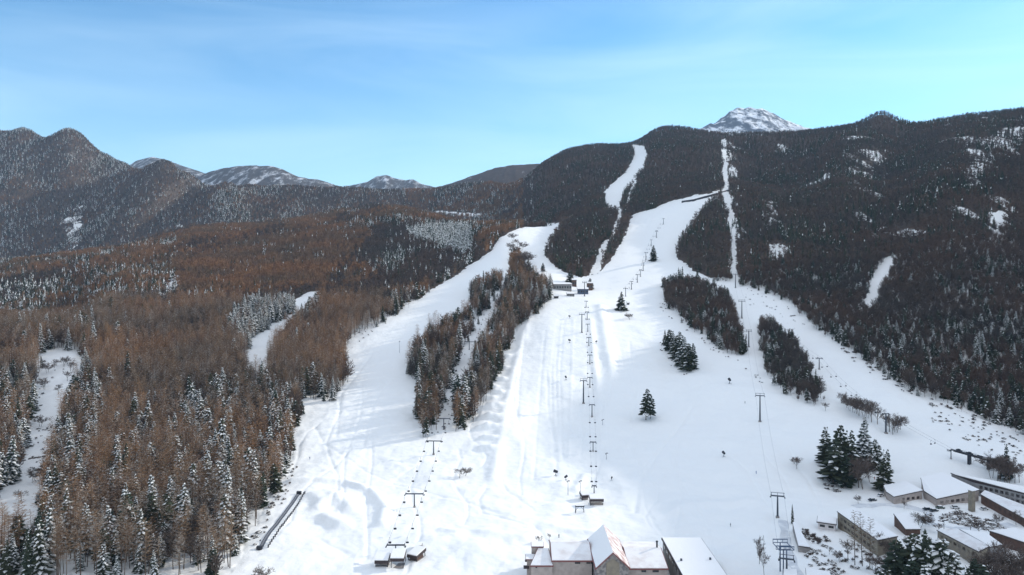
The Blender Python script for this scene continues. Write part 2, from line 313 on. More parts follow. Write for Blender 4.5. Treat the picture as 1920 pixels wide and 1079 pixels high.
# ---- small shapes in the run
def line_dist(pts):
    """distance in metres to a polyline given in photo pixels (on the ground)"""
    W = [hit(a, b) for a, b in pts]; d = np.full(GX.shape, 1e9); tt = np.zeros(GX.shape); acc = 0
    for a, b in zip(W[:-1], W[1:]):
        ax, ay, bx, by = a[0], a[1], b[0], b[1]; L2 = (bx-ax)**2+(by-ay)**2; t = np.clip(((GX-ax)*(bx-ax)+(GY-ay)*(by-ay))/L2, 0, 1)
        e = np.hypot(GX-ax-t*(bx-ax), GY-ay-t*(by-ay)); k = e < d; d = np.where(k, e, d); tt = np.where(k, acc+t*math.sqrt(L2), tt); acc += math.sqrt(L2)
    return d, tt, acc
_R = R0
def hit(px, py, Zg=None):
    """first ground point seen at a pixel of the photograph"""
    c = np.interp(px, PX, np.arange(npx)); i0 = int(min(max(math.floor(c), 0), npx-2)); t = c-i0
    zz = Zs[i0]*(1-t)+Zs[i0+1]*t; P = HOR-F*(zz-HC)/DD
    ok = np.where((P <= py) & (DD > 120))[0]
    if len(ok) == 0: j = nd-1
    else: j = ok[0]
    if j > 0 and P[j-1] > py: s = (P[j-1]-py)/(P[j-1]-P[j]); D = DD[j-1]+(DD[j]-DD[j-1])*s; z = zz[j-1]+(zz[j]-zz[j-1])*s
    else: D = DD[j]; z = zz[j]
    return Vector(((px-960)/F*D, D, z))
near = (GY < 1300)
feat = []
def berm(pts, wdt, h, prof=None):
    d, t, L_ = line_dist(pts); f = np.exp(-(d/wdt)**2)*h
    if prof: f = f*prof(t, L_)
    feat.append(f*sstep(0, wdt, t+wdt)*1.0)
berm([(548,905),(590,905),(650,905),(700,925),(722,955),(715,985)], 3.5, 2.2)
berm([(588,935),(605,945),(600,955)], 5.2, 2.7); berm([(615,930),(635,940),(655,955)], 5.4, 3.0); berm([(610,970),(625,978),(640,985)], 4.8, 2.4)
berm([(1126,575),(1130,600),(1138,650),(1150,712)], 6, 2.6); berm([(1108,600),(1112,660),(1120,720),(1126,780),(1130,830)], 3, 1.2)
for y in (668,690,712,735,760,782,800,820,840): berm([(952-(y-668)*.2,y),(940-(y-668)*.2,y)], 3.0, 2.5)
for k in range(7): berm([(935-k*3.6,700+k*19-12),(920-k*3.6,700+k*19-12)], 2.6, 2.0)
berm([(1240,965),(1300,945),(1400,940)], 6, 1.4)
berm([(1245,955),(1262,985),(1290,1010),(1340,1020)], 7, -1.4); berm([(905,1000),(980,1010),(1040,990),(1120,1000)], 4, 1.2)
berm([(770,1030),(850,1010),(900,1035)], 8, 1.4); berm([(830,995),(860,1000)], 3, .9)
berm([(1030,985),(1048,930),(1060,905)], 6, 0.8); berm([(1135,880),(1160,905),(1172,940)], 6, 0.9); berm([(1080,920),(1098,890)], 3, 1.4)
berm([(590,800),(605,830),(690,885),(740,905),(870,940),(1000,985),(1030,1020)], 1.1, -0.3)
berm([(745,895),(790,868)], 1.2, -0.4); berm([(910,915),(896,935),(905,960),(985,985)], 1.3, -0.4)
berm([(935,890),(950,920),(1000,955)], 1.2, -0.35); berm([(1045,800),(1042,680),(1050,600)], 1.0, -0.35); berm([(1038,860),(1034,700),(1046,600)], 1.0, -0.3)
berm([(1060,830),(1085,820),(1062,780)], 1.0, -0.3); berm([(600,1010),(620,1022),(645,1032)], 1.3, -0.4)
berm([(968,800),(975,700),(985,620)], 1.2, -0.35); berm([(1055,860),(1050,700),(1058,600)], .9, -.3); berm([(1075,600),(1072,700),(1066,860)], .9, .3); berm([(925,900),(940,800),(965,690),(990,600)], 4, 1.2); berm([(1000,900),(1010,760),(1022,620)], 1.0, -.3); berm([(1180,640),(1190,720),(1185,800)], 1.2, -.4); berm([(1300,760),(1250,830),(1200,900),(1190,960)], 1.4, -.5); berm([(1330,830),(1400,880),(1440,950)], 1.4, -.5); berm([(1445,960),(1455,1020),(1460,1079)], 1.6, -.5); berm([(1480,960),(1470,1020),(1480,1060)], 1.2, -.4); berm([(630,820),(640,740),(700,660)], 1.4, -.4); berm([(680,840),(700,760),(740,690)], 1.4, -.4); berm([(1160,700),(1140,590)], 1.5, -0.3); berm([(1172,700),(1160,640)], 1.5, -0.3)
rt_ = random.Random(5)
for k in range(20):
    x0 = rt_.uniform(600, 1500); y0 = rt_.uniform(640, 860); x1 = 960+(x0-960)*1.25+rt_.uniform(-90, 90); y1 = min(1070, y0+rt_.uniform(120, 260)); wob = rt_.uniform(3, 14); ph = rt_.uniform(0, 6); m_ = 7
    berm([(x0+(x1-x0)*i/m_+wob*math.sin(ph+i*1.3), y0+(y1-y0)*i/m_) for i in range(m_+1)], .9, -.32)
Zs = Zs+sum(feat)
inner = snow & near
Zs = Zs+np.where(near, (vn(GX/2.3, GY/2.3, 77)-0.5)*0.10*(GY < 800)+(fbm(GX/22, GY/26, 4, 78)-0.5)*3.4*sstep(1100, 500, GY), 0)*1.0
Zs = Zs + np.where(inner, 0, (vn(GX/5, GY/5, 79)-0.5)*1.0*(GY < 1600))
def ground(x, y):
    c = np.interp(np.asarray(x)/np.asarray(y)*F+960, PX, np.arange(npx)); d = np.interp(np.log(y), LD, np.arange(nd))
    i = np.clip(np.floor(c).astype(int), 0, npx-2); j = np.clip(np.floor(d).astype(int), 0, nd-2); s = c-i; t = d-j
    return (Zs[i, j]*(1-s)+Zs[i+1, j]*s)*(1-t)+(Zs[i, j+1]*(1-s)+Zs[i+1, j+1]*s)*t
def lookup(A, x, y):
    c = np.interp(x/y*F+960, PX, np.arange(npx)); d = np.interp(np.log(y), LD, np.arange(nd))
    return A[np.clip(np.rint(c).astype(int), 0, npx-1), np.clip(np.rint(d).astype(int), 0, nd-1)]
P0, R0 = vis_rows(Zs)
me = bpy.data.meshes.new('ground')
co = np.stack([GX, GY, Zs], -1).reshape(-1, 3)
idx = np.arange(npx*nd).reshape(npx, nd)
quads = np.stack([idx[:-1, :-1], idx[1:, :-1], idx[1:, 1:], idx[:-1, 1:]], -1).reshape(-1, 4)
me.vertices.add(len(co)); me.vertices.foreach_set('co', co.ravel())
me.loops.add(quads.size); me.loops.foreach_set('vertex_index', quads.ravel().astype(np.int32))
me.polygons.add(len(quads)); me.polygons.foreach_set('loop_start', np.arange(0, quads.size, 4, dtype=np.int32)); me.polygons.foreach_set('loop_total', np.full(len(quads), 4, np.int32))
me.update(calc_edges=True); me.polygons.foreach_set('use_smooth', np.ones(len(quads), bool))
at = me.attributes.new('forest', 'FLOAT', 'POINT'); chute = (inpoly([(1348,262),(1366,262),(1370,350),(1386,440),(1392,532),(1374,532),(1366,440),(1354,350)], PXG, P0) | inpoly([(1160,385),(1175,330),(1200,330),(1185,395),(1150,445),(1118,515),(1098,515),(1130,445)], PXG, P0) | inpoly([(1388,535),(1440,545),(1500,585),(1520,625),(1470,610),(1410,580)], PXG, P0)) & visible
at.data.foreach_set('value', (chute*snow*.44*(vn(GX/30, GY/60, 301) > .25) + forest*(1-0.75*thin)*np.where(GY < 960, .55, np.where((PXG < 740) & (GY > 2150), 1.08, np.where(PXG > 1000, 1.35, 1.12)))).ravel().astype(np.float32))
def snow_ground(name, attr=True):
    m = bpy.data.materials.new(name); m.use_nodes = True; t = m.node_tree; b = t.nodes['Principled BSDF']; b.inputs['Roughness'].default_value = 0.75; b.inputs['Specular IOR Level'].default_value = 0.2
    g = N(t, 'ShaderNodeNewGeometry')
    a = N(t, 'ShaderNodeAttribute', attribute_name='forest')
    n = N(t, 'ShaderNodeTexNoise'); n.inputs['Scale'].default_value = 0.11; n.inputs['Detail'].default_value = 8; n.inputs['Roughness'].default_value = 0.7
    t.links.new(g.outputs['Position'], n.inputs['Vector'])
    r = N(t, 'ShaderNodeValToRGB'); r.color_ramp.elements[0].position = 0.46; r.color_ramp.elements[1].position = 0.60
    ma = N(t, 'ShaderNodeMath', operation='MULTIPLY_ADD'); ma.inputs[1].default_value = 0.5; ma.inputs[2].default_value = -0.36; t.links.new(a.outputs['Fac'], ma.inputs[0])
    mb_ = N(t, 'ShaderNodeMath', operation='ADD'); t.links.new(ma.outputs[0], mb_.inputs[0]); t.links.new(n.outputs[0], mb_.inputs[1]); t.links.new(mb_.outputs[0], r.inputs[0])
    mu = N(t, 'ShaderNodeMath', operation='MULTIPLY'); t.links.new(r.outputs[0], mu.inputs[0]); t.links.new(a.outputs['Fac'], mu.inputs[1])
    x = N(t, 'ShaderNodeMix', data_type='RGBA'); x.inputs[6].default_value = (0.90, 0.89, 0.865, 1); x.inputs[7].default_value = (0.085, 0.06, 0.045, 1)
    t.links.new(mu.outputs[0], x.inputs[0]); t.links.new(x.outputs[2], b.inputs['Base Color'])
    n2 = N(t, 'ShaderNodeTexNoise'); n2.inputs['Scale'].default_value = 0.22; n2.inputs['Detail'].default_value = 7; t.links.new(g.outputs['Position'], n2.inputs['Vector'])
    bu = N(t, 'ShaderNodeBump'); bu.inputs['Strength'].default_value = 0.5; bu.inputs['Distance'].default_value = 0.9
    t.links.new(n2.outputs[0], bu.inputs['Height']); t.links.new(bu.outputs[0], b.inputs['Normal'])
    return m
M['ground'] = snow_ground('ground_snow'); me.materials.append(M['ground'])
go = bpy.data.objects.new('ground', me); COL.objects.link(go); tag(go, kind='structure')

hz = MB(); hz.box((0, 2500, 640), (14400, 13600, 1420)); hm = bpy.data.materials.new('haze'); hm.use_nodes = True; ht = hm.node_tree; ht.nodes.clear()
ho = N(ht, 'ShaderNodeOutputMaterial'); hv = N(ht, 'ShaderNodeVolumePrincipled'); hv.inputs['Color'].default_value = (0.50, 0.72, 1, 1); hv.inputs['Density'].default_value = 0.00004; ht.links.new(hv.outputs[0], ho.inputs['Volume'])
tag(hz.build('haze', hm), kind='stuff')
# ------------------------------------------------------------------ far mountains
def mountain(name, sky_pts, D, base_row, halfdepth, m, ns=4, amp=0.06, n=(260, 90)):
    xs = np.linspace(sky_pts[0][0], sky_pts[-1][0], n[0]); sy = np.interp(xs, [p[0] for p in sky_pts], [p[1] for p in sky_pts])
    sy = np.convolve(np.pad(sy, 3, mode='edge'), np.ones(7)/7, 'valid')
    v = np.linspace(-1, 1, n[1]); Y = D+v[None, :]*halfdepth+0*xs[:, None]; X = ((xs-960)/F)[:, None]*Y
    top = (HC-(sy-HOR)*D/F)[:, None]; base = HC-(base_row-HOR)*D/F; hgt = top-base; span = float(np.max(hgt))
    sl = np.clip(1-np.abs(v)**1.15, 0, 1)[None, :]
    wv = ridged(X/(span*0.55)+0.4*vn(X/span, Y/span, ns), Y/(span*2.2), 5, ns)-0.6
    Zm = base+hgt*sl+span*amp*4*wv*np.abs(v)[None, :]**0.6*sl**0.3+span*amp*0.5*(fbm(X/(span*.12), Y/(span*.12), 3, ns+5)-.5)
    co = np.stack([X, Y, Zm], -1).reshape(-1, 3); idx = np.arange(n[0]*n[1]).reshape(n)
    qd = np.stack([idx[:-1, :-1], idx[1:, :-1], idx[1:, 1:], idx[:-1, 1:]], -1).reshape(-1, 4)
    me = bpy.data.meshes.new(name); me.from_pydata(co.tolist(), [], qd.tolist()); me.polygons.foreach_set('use_smooth', np.ones(len(qd), bool)); me.materials.append(m)
    o = bpy.data.objects.new(name, me); COL.objects.link(o); return tag(o, kind='structure')
def mtn_mat(name, c1, c2, scale, lo, hi, slope=None):
    m = bpy.data.materials.new(name); m.use_nodes = True; t = m.node_tree; b = t.nodes['Principled BSDF']; b.inputs['Roughness'].default_value = 0.9; b.inputs['Specular IOR Level'].default_value = 0.1
    g = N(t, 'ShaderNodeNewGeometry'); mp = N(t, 'ShaderNodeMapping'); mp.inputs['Scale'].default_value = (1, 0.35, 0.35); n = N(t, 'ShaderNodeTexNoise'); n.inputs['Scale'].default_value = scale; n.inputs['Detail'].default_value = 9; n.inputs['Roughness'].default_value = 0.72
    t.links.new(g.outputs['Position'], mp.inputs[0]); t.links.new(mp.outputs[0], n.inputs['Vector']); v = n.outputs[0]
    if slope:
        s = N(t, 'ShaderNodeSeparateXYZ'); t.links.new(g.outputs['Normal'], s.inputs[0]); k = N(t, 'ShaderNodeMath', operation='MULTIPLY_ADD'); k.inputs[1].default_value = -slope; t.links.new(s.outputs[2], k.inputs[0]); t.links.new(v, k.inputs[2]); 
        k2 = N(t, 'ShaderNodeMath', operation='ADD'); k2.inputs[1].default_value = slope*0.85; t.links.new(k.outputs[0], k2.inputs[0]); v = k2.outputs[0]
    r = N(t, 'ShaderNodeValToRGB'); r.color_ramp.elements[0].position = lo; r.color_ramp.elements[1].position = hi; r.color_ramp.elements[0].color = (*c1, 1); r.color_ramp.elements[1].color = (*c2, 1)
    t.links.new(v, r.inputs[0]); t.links.new(r.outputs[0], b.inputs['Base Color'])
    bu = N(t, 'ShaderNodeBump'); bu.inputs['Strength'].default_value = 0.6; bu.inputs['Distance'].default_value = 8; t.links.new(n.outputs[0], bu.inputs['Height']); t.links.new(bu.outputs[0], b.inputs['Normal'])
    return m
M['peak'] = mtn_mat('peak_snow_rock', (0.85, 0.87, 0.9), (0.13, 0.15, 0.18), 0.016, 0.42, 0.54, 0.6)
M['hill_far'] = mtn_mat('far_hill_forest', (0.70, 0.72, 0.76), (0.07, 0.06, 0.055), 0.02, 0.34, 0.50)
M['hill_dark'] = mtn_mat('far_hill_dark', (0.45, 0.45, 0.47), (0.075, 0.058, 0.05), 0.03, 0.28, 0.42)
mountain('snowy_peak', [(1255,262),(1305,256),(1322,244),(1345,231),(1368,212),(1382,205),(1395,207),(1405,203),(1418,206),(1428,205),(1440,210),(1458,220),(1478,231),(1500,240),(1522,248),(1545,262),(1580,285)], 4900, 330, 1300, M['peak'], 12, 0.10, (460, 180))
mountain('far_hill', [(180,340),(230,318),(255,302),(285,294),(310,299),(345,312),(380,324),(420,340),(480,360)], 6200, 420, 1300, M['hill_far'], 5, 0.03)
mountain('far_hill', [(330,350),(385,325),(410,317),(440,312),(480,311),(510,312),(530,318),(560,332),(600,338),(640,350)], 5200, 420, 900, M['hill_far'], 9, 0.05)
mountain('far_hill', [(640,352),(690,341),(705,331),(722,328),(738,333),(760,338),(775,337),(790,345),(830,355)], 6500, 420, 900, M['hill_far'], 15, 0.05)
mountain('far_hill', [(780,362),(850,343),(880,331),(930,315),(965,309),(1005,307),(1060,302),(1120,320)], 4000, 430, 700, M['hill_dark'], 19, 0.04)
bm = MB(); Rr = 6500
bm.face([(Rr*math.cos(a*math.pi/24), 2500+Rr*math.sin(a*math.pi/24), -60) for a in range(48)]); tag(bm.build('valley_floor', M['snow']), kind='structure')

# ------------------------------------------------------------------ tree meshes (unit: metres)
def mk_larch(seed, h, dens=1.0, frost=0.1):
    random.seed(seed); T = MB(); lean = Vector((random.uniform(-.02, .02), random.uniform(-.02, .02), 0))*h
    T.tube((0, 0, -1.5), lean*0.5+Vector((0, 0, h*0.5)), 0.24, 0.15, 5); T.tube(lean*0.5+Vector((0, 0, h*0.5)), lean+Vector((0, 0, h)), 0.15, 0.02, 5)
    C = MB(); nb = int(66*dens)
    for i in range(nb):
        t = 0.30+0.69*(i+random.random())/nb; z = t*h; ln = h*(0.04+0.165*(1-t)**0.6)*random.uniform(0.6, 1.2)*(0.5 if t < 0.42 and random.random() < .6 else 1)
        a = random.uniform(0, 2*math.pi); o = lean*t+Vector((0, 0, z)); d = Vector((math.cos(a), math.sin(a), random.uniform(0.0, 0.45)))
        tip = o+d*ln; C.ribbon(o, tip, 0.13, 0.05)
        for k in range(int(9*dens)):
            s = random.uniform(0.25, 1); b = o+d*ln*s; e = Vector((math.cos(a+random.choice((-1, 1))*random.uniform(.5, 1.2)), 0, random.uniform(-.35, .6))); e.y = math.sin(a+random.choice((-1, 1))*random.uniform(.4, 1.2))
            C.ribbon(b, b+e*random.uniform(0.6, 1.5)*(0.6+0.5*(1-t)), 0.12/dens**.5, 0.0, 1 if random.random() < frost else 0)
    return T, C
def mk_fir(seed, h, snowf, width=0.17, whorls=17, bulge=None, low=0.10):
    random.seed(seed); T = MB(); T.tube((0, 0, -1.5), (0, 0, h*0.97), 0.28, 0.03, 5); C = MB(); bulge = bulge or random.uniform(.6, .85); lx, ly = random.uniform(-.05, .05), random.uniform(-.05, .05)
    for i in range(whorls):
        t = low+(0.98-low)*i/(whorls-1); R = h*width*(1-t)**bulge+0.35; n = 9 if t < 0.7 else 6
        for k in range(n):
            a = 2*math.pi*(k+random.random()*0.7+i*0.37)/n; r = R*random.uniform(0.55, 1.2); z = h*(t+random.uniform(-.02, .02)); off = Vector((lx*z, ly*z, 0))
            dr = Vector((math.cos(a), math.sin(a), 0)); sd_ = Vector((-math.sin(a), math.cos(a), 0)); droop = random.uniform(0.25, 0.5)
            p0 = off+dr*0.1+Vector((0, 0, z+.1)); p1 = off+dr*r*0.55+Vector((0, 0, z-droop*r*0.25)); p2 = off+dr*r+Vector((0, 0, z-droop*r*0.75)); wd = 0.22*r+0.32
            C.face([p0, p1-sd_*wd-Vector((0, 0, .25)), p2, p1+sd_*wd-Vector((0, 0, .25))])
            C.face([p1*0.6+p0*.4, p1-sd_*wd*.5-Vector((0, 0, .9+.1*r)), p2-Vector((0, 0, .35))]); C.face([p1*0.6+p0*.4, p1+sd_*wd*.6-Vector((0, 0, .8+.1*r)), p2-Vector((0, 0, .45))])
            if random.random() < snowf:
                f = random.uniform(0.55, 0.95); u = Vector((0, 0, 0.14)); jx_ = random.uniform(-.2, .2)
                if snowf > .6: C.face([p0*.3+p1*.7+u*3, p1*.5+p2*.5-sd_*wd*.5+u*2, p2+u*2, p1*.5+p2*.5+sd_*wd*.5+u*2], 1); C.face([p1-sd_*wd*.7+u, p1-sd_*wd*.3-Vector((0, 0, .55)), p2-Vector((0, 0, .3))], 1)
                C.face([p0*.55+p1*.45+u, p1-sd_*wd*f+u-Vector((0, 0, .2)), p2+u*1.2+sd_*jx_, p1+sd_*wd*f+u-Vector((0, 0, .2))], 1)
    for k in range(5):
        a = k*1.3; C.face([(0, 0, h), (0.3*math.cos(a), .3*math.sin(a), h*.955), (0.3*math.cos(a+1), .3*math.sin(a+1), h*.955)], 0 if k % 2 else (1 if snowf > .3 else 0))
    return T, C
def mk_bare(seed, h, spread=0.30, depth=4, multi=1):
    random.seed(seed); T = MB(); C = MB()
    def br(p, d, ln, r, lv):
        q_ = p+d*ln
        if lv == 0: T.tube(p, q_, r, r*.7, 5)
        elif lv == 1: C.tube(p, q_, r, r*.6, 3)
        else: C.ribbon(p, q_, max(r*2.4, .10), max(r*1.2, 0.045))
        if lv >= depth: return
        for k in range(5 if lv < 3 else 6):
            a = random.uniform(0, 2*math.pi); s = random.uniform(0.3, 1) if lv else random.uniform(.45, 1); u = d.orthogonal().normalized(); v = d.cross(u)
            e = (d*random.uniform(.55, 1.0)+(u*math.cos(a)+v*math.sin(a))*random.uniform(.4, .95)+Vector((0, 0, .15))).normalized()
            br(p+d*ln*s, e, ln*random.uniform(.5, .72), r*.5, lv+1)
    for k in range(multi):
        a = random.uniform(0, 6.28); dd = Vector((math.cos(a)*.25*(multi > 1), math.sin(a)*.25*(multi > 1), 1)).normalized()
        br(Vector((math.cos(a)*.4*(multi > 1), math.sin(a)*.4*(multi > 1), -0.8)), dd, h*0.42, 0.012*h if multi == 1 else .008*h, 0)
    return T, C
def mk_far_bare(seed, h):
    random.seed(seed); C = MB(); C.ribbon((0, 0, -1), (0, 0, h*.7), 0.5, 0.2)
    for k in range(40):
        a = random.uniform(0, 6.28); t = random.uniform(.3, .85); o = Vector((0, 0, t*h)); r = h*.30*random.uniform(.4, 1.05)*math.sqrt(max(.1, 1-((t-.55)/.5)**2))
        C.ribbon(o+Vector((math.cos(a), math.sin(a), 0))*r*.25, o+Vector((math.cos(a)*r, math.sin(a)*r, random.uniform(.05, .25)*h)), random.uniform(.5, 1.0), 0.15)
    return C
def mk_far_fir(seed, h, snowf):
    random.seed(seed); C = MB()
    for i in range(6):
        t = .1+.8*i/5; R = h*.23*(1-t)+.4; n = 6
        for k in range(n):
            a = 6.283*(k+random.random()*.6+i*.4)/n; r = R*random.uniform(.7, 1.2); b = a+.75
            m_ = 1 if random.random() < snowf else 0
            C.face([(0, 0, h*(t+.14)), (r*math.cos(a), r*math.sin(a), h*(t-.05)), (r*math.cos(b)*.9, r*math.sin(b)*.9, h*(t-.035))], m_)
    return C
def mk_oak(seed, h):
    random.seed(seed); T = MB(); T.tube((0, 0, -1), (0, 0, h*.6), .2, .1, 5); C = MB()
    for k in range(85):
        a = random.uniform(0, 6.28); t = random.uniform(.25, .85); o = Vector((0, 0, t*h*.8)); r = h*.27*random.uniform(.4, 1.05)*math.sqrt(max(.1, 1-((t-.55)/.5)**2))
        q_ = o+Vector((math.cos(a)*r, math.sin(a)*r, random.uniform(.05, .28)*h)); C.ribbon(o, q_, .16, .06)
        for j in range(4): C.ribbon(o+(q_-o)*random.uniform(.4, 1), q_+Vector((random.uniform(-1, 1), random.uniform(-1, 1), random.uniform(-.5, 1.2)))*h*.06, .3, 0)
    return T, C
OAK = [mk_oak(s, h) for s, h in ((71, 15), (72, 17), (73, 13))]
OAKm = [(t.mesh('trunk', M['bark']), c.mesh('crown', M['twig_dark'])) for t, c in OAK]
def var_mesh(name, mb, mats): return mb.mesh(name, mats)
LARCH = [mk_larch(s, h, 1.15, fr) for s, h, fr in ((1, 25, .14), (2, 23, .30), (3, 27, .08), (4, 22, .65))]
LARCHm = [(t.mesh('trunk', M['bark']), c.mesh('crown', [M['twig'], M['twig_frost']])) for t, c in LARCH]
SFIR = [mk_fir(s, h, sn, wd) for s, h, sn, wd in ((11, 24, .88, .22), (12, 21, .82, .25), (13, 26, .92, .19), (14, 17, .78, .26))]+[mk_fir(15, 20, .9, .27, 15, .4), mk_fir(16, 23, .85, .25, 16, .5)]
SFIRm = [(t.mesh('trunk', M['bark']), c.mesh('crown', [M['needle'], M['tree_snow']])) for t, c in SFIR]
GFIR = [mk_fir(s, h, sn, wd) for s, h, sn, wd in ((21, 23, .12, .21), (22, 20, .25, .23), (23, 25, .16, .19))]+[mk_fir(24, 21, .14, .26, 15, .38), mk_fir(25, 22, .22, .24, 16, .45)]+[mk_fir(26, 22, .2, .25, 11, .42, .27)]
GFIRm = [(t.mesh('trunk', M['bark']), c.mesh('crown', [M['needle'], M['tree_snow']])) for t, c in GFIR]
BARE = [mk_bare(s, h, depth=d, multi=mm) for s, h, d, mm in ((31, 17, 4, 1), (32, 15, 4, 1), (33, 14, 4, 2))]
BAREm = [(t.mesh('trunk', M['bark']), c.mesh('crown', M['twig_grey'])) for t, c in BARE]
SHRUB = [mk_bare(s, 5, depth=3, multi=5) for s in (41, 42)]
SHRUBm = []
for t, c in SHRUB:
    n = len(t.v); t.v += c.v; t.f += [tuple(i+n for i in f) for f in c.f]; t.m += c.m; SHRUBm.append(t.mesh('shrub', M['twig_grey']))

# ------------------------------------------------------------------ scatter
def scatter(d0, d1, sp, seed):
    r = np.random.default_rng(seed); xr = 0.92*d1
    gx = np.arange(-xr, xr, sp); gy = np.arange(d0, d1, sp); X, Y = np.meshgrid(gx, gy); X = X+r.uniform(-.48, .48, X.shape)*sp; Y = Y+r.uniform(-.48, .48, Y.shape)*sp
    X = X.ravel(); Y = Y.ravel(); px = X/Y*F+960; k = (px > -260) & (px < 2160) & (Y > d0) & (Y < d1); X = X[k]; Y = Y[k]
    f = lookup(forest, X, Y); k = f > .5; X = X[k]; Y = Y[k]
    Zp = ground(X, Y); py = HOR-F*(Zp-HC)/Y; R = lookup(R0, X, Y); k = py < R+28*F/Y+20; X = X[k]; Y = Y[k]; Zp = Zp[k]; py = py[k]
    th = lookup(thin, X, Y); k = (~th) | (r.random(len(X)) < .20); return X[k], Y[k], Zp[k], py[k], r
PTS = {'oak': [], 'larch': [], 'sfir': [], 'gfir': [], 'fbrown': [], 'fsfir': [], 'fgfir': [], 'fdark': []}
def put(kind, X, Y, Zp, S, ok): 
    PTS[kind].append(np.stack([X[ok], Y[ok], Zp[ok], S[ok]], -1))
FIRPATCH = [(760,425),(800,418),(880,418),(888,440),(885,470),(850,468),(800,450),(770,440)]
FIRMID = [(455,560),(560,545),(600,570),(520,620),(470,650),(420,610)]
for (d0, d1, sp, seed) in ((285, 960, 4.3, 1), (960, 1750, 6.0, 2), (1750, 3500, 7.6, 3)):
    X, Y, Zp, py, r = scatter(d0, d1, sp, seed); px = X/Y*F+960; u = r.random(len(X))
    n1_ = fbm(X/70, Y/70, 3, 101); n2_ = fbm(X/25, Y/25, 2, 131)
    # chance of a fir at each place
    pf = 0.10+0.9*sstep(.55, .72, n1_)*0.7
    left = px < 760
    pf = np.where((px < 620) & (Y < 620), 0.06+0.35*sstep(.56, .68, n1_)+0.2*sstep(.6, .7, n2_), pf)
    for cx_, cy_, rx_, ry_ in ((160,760,42,85),(25,730,45,60),(20,850,35,90),(130,880,45,90),(110,960,40,60),(50,1060,50,90),(285,1030,38,90),(205,1040,28,40),(410,880,32,60),(365,770,30,50),(345,870,22,30),(530,800,42,50),(260,800,25,35),(215,900,22,40),(335,960,22,50),(440,990,25,50),(235,620,70,25),(480,880,22,40)):
        pf = np.where(((px-cx_)/rx_)**2+((py-cy_-30)/ry_)**2 < .8, .62, pf)
    pf = np.where((px > 180) & (px < 720) & (Y > 600) & (Y < 1900), 0.03+.5*sstep(.66, .78, n1_), pf)
    pf = np.where((px < 330) & (Y > 850) & (Y < 1700), .10+.6*sstep(.5, .62, n1_), pf)
    pf = np.where((Y > 2100) & (px < 760), .12+.5*sstep(.42, .62, fbm(X/60, Y/200, 3, 211)), pf)
    pf = np.where(inpoly(FIRPATCH, px, py-8), 1.0, pf); pf = np.where(inpoly(FIRMID, px, py-18), .85, pf)
    st = (px > 755) & (px < 1040) & (Y < 1000); pf = np.where(st, .42, pf)
    rt = (px > 1020) & (Y > 900); pf = np.where(rt, .10+.5*sstep(.5, .7, n1_), pf)
    pf = np.where((px > 1230) & (px < 1560) & (Y < 1000), .18+.5*sstep(.5, .7, n1_), pf)
    pf = np.where((px > 1560) & (Y < 720), .55, pf)
    isf = u < pf; snowy = r.random(len(X)) < np.where(inpoly(FIRPATCH, px, py-8) | inpoly(FIRMID, px, py-18), .95, np.where(st, .35, np.where(px > 1000, np.where(Y > 900, .02, .18), np.where((Y > 2100) & (px < 760), .62, np.where(Y > 850, .45, .72)))))
    if d0 < 900:
        S = r.uniform(.72, 1.08, len(X))*np.where((px > 1200), .72, 1)
        S = S*np.where(isf, r.uniform(.48, 1.12, len(X)), 1)
        k = r.random(len(X)) < np.where(isf, .62, .92); 
        gr = (fbm(X/35, Y/35, 3, 201)+.16*(r.random(len(X))-.5)) > .53; k &= ~(st & (n2_ > .66)); rs = (px > 1180) | (st & (r.random(len(X)) < .4)) | ((px < 760) & gr & (r.random(len(X)) < .38)); put('larch', X, Y, Zp, S, k & ~isf & ~rs); put('oak', X, Y, Zp, S*1.25, k & ~isf & rs); put('sfir', X, Y, Zp, S, k & isf & snowy); put('gfir', X, Y, Zp, S, k & isf & ~snowy)
    else:
        S = r.uniform(.75, 1.15, len(X)); gap = np.where(Y > 2100, .86, .95); k = r.random(len(X)) < gap*np.where((px < 760) & (Y > 2100), .92, 1)
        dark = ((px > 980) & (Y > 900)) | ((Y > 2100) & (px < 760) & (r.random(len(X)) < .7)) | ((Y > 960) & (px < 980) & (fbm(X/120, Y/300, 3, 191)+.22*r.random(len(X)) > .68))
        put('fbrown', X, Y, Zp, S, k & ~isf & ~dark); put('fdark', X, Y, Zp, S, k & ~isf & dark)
        put('fsfir', X, Y, Zp, S, k & isf & snowy); put('fgfir', X, Y, Zp, S, k & isf & ~snowy)
fe = blur(blur(forest, 4, 0), 4, 1)
r = np.random.default_rng(77); X = r.uniform(-700, 700, 90000); Y = r.uniform(290, 1000, 90000); k = np.abs(X/Y) < .72; X = X[k]; Y = Y[k]
e_ = lookup(fe, X, Y); k = (lookup(forest, X, Y) < .5) & (e_ > .12) & (r.random(len(X)) < .30*e_); X = X[k]; Y = Y[k]; Zp = ground(X, Y); S = r.uniform(.16, .5, len(X)); u = r.random(len(X)); rg = X/Y*F+960 > 1180; t1 = np.ones(len(X), bool)
put('larch', X, Y, Zp, S, (u < .5) & ~rg); put('oak', X, Y, Zp, S, (u < .6) & rg); put('sfir', X, Y, Zp, S, (u >= .6) & (u < .82)); put('gfir', X, Y, Zp, S, u >= .82)
for k in PTS: PTS[k] = np.concatenate(PTS[k]) if PTS[k] else np.zeros((0, 4)); print(k, len(PTS[k]))

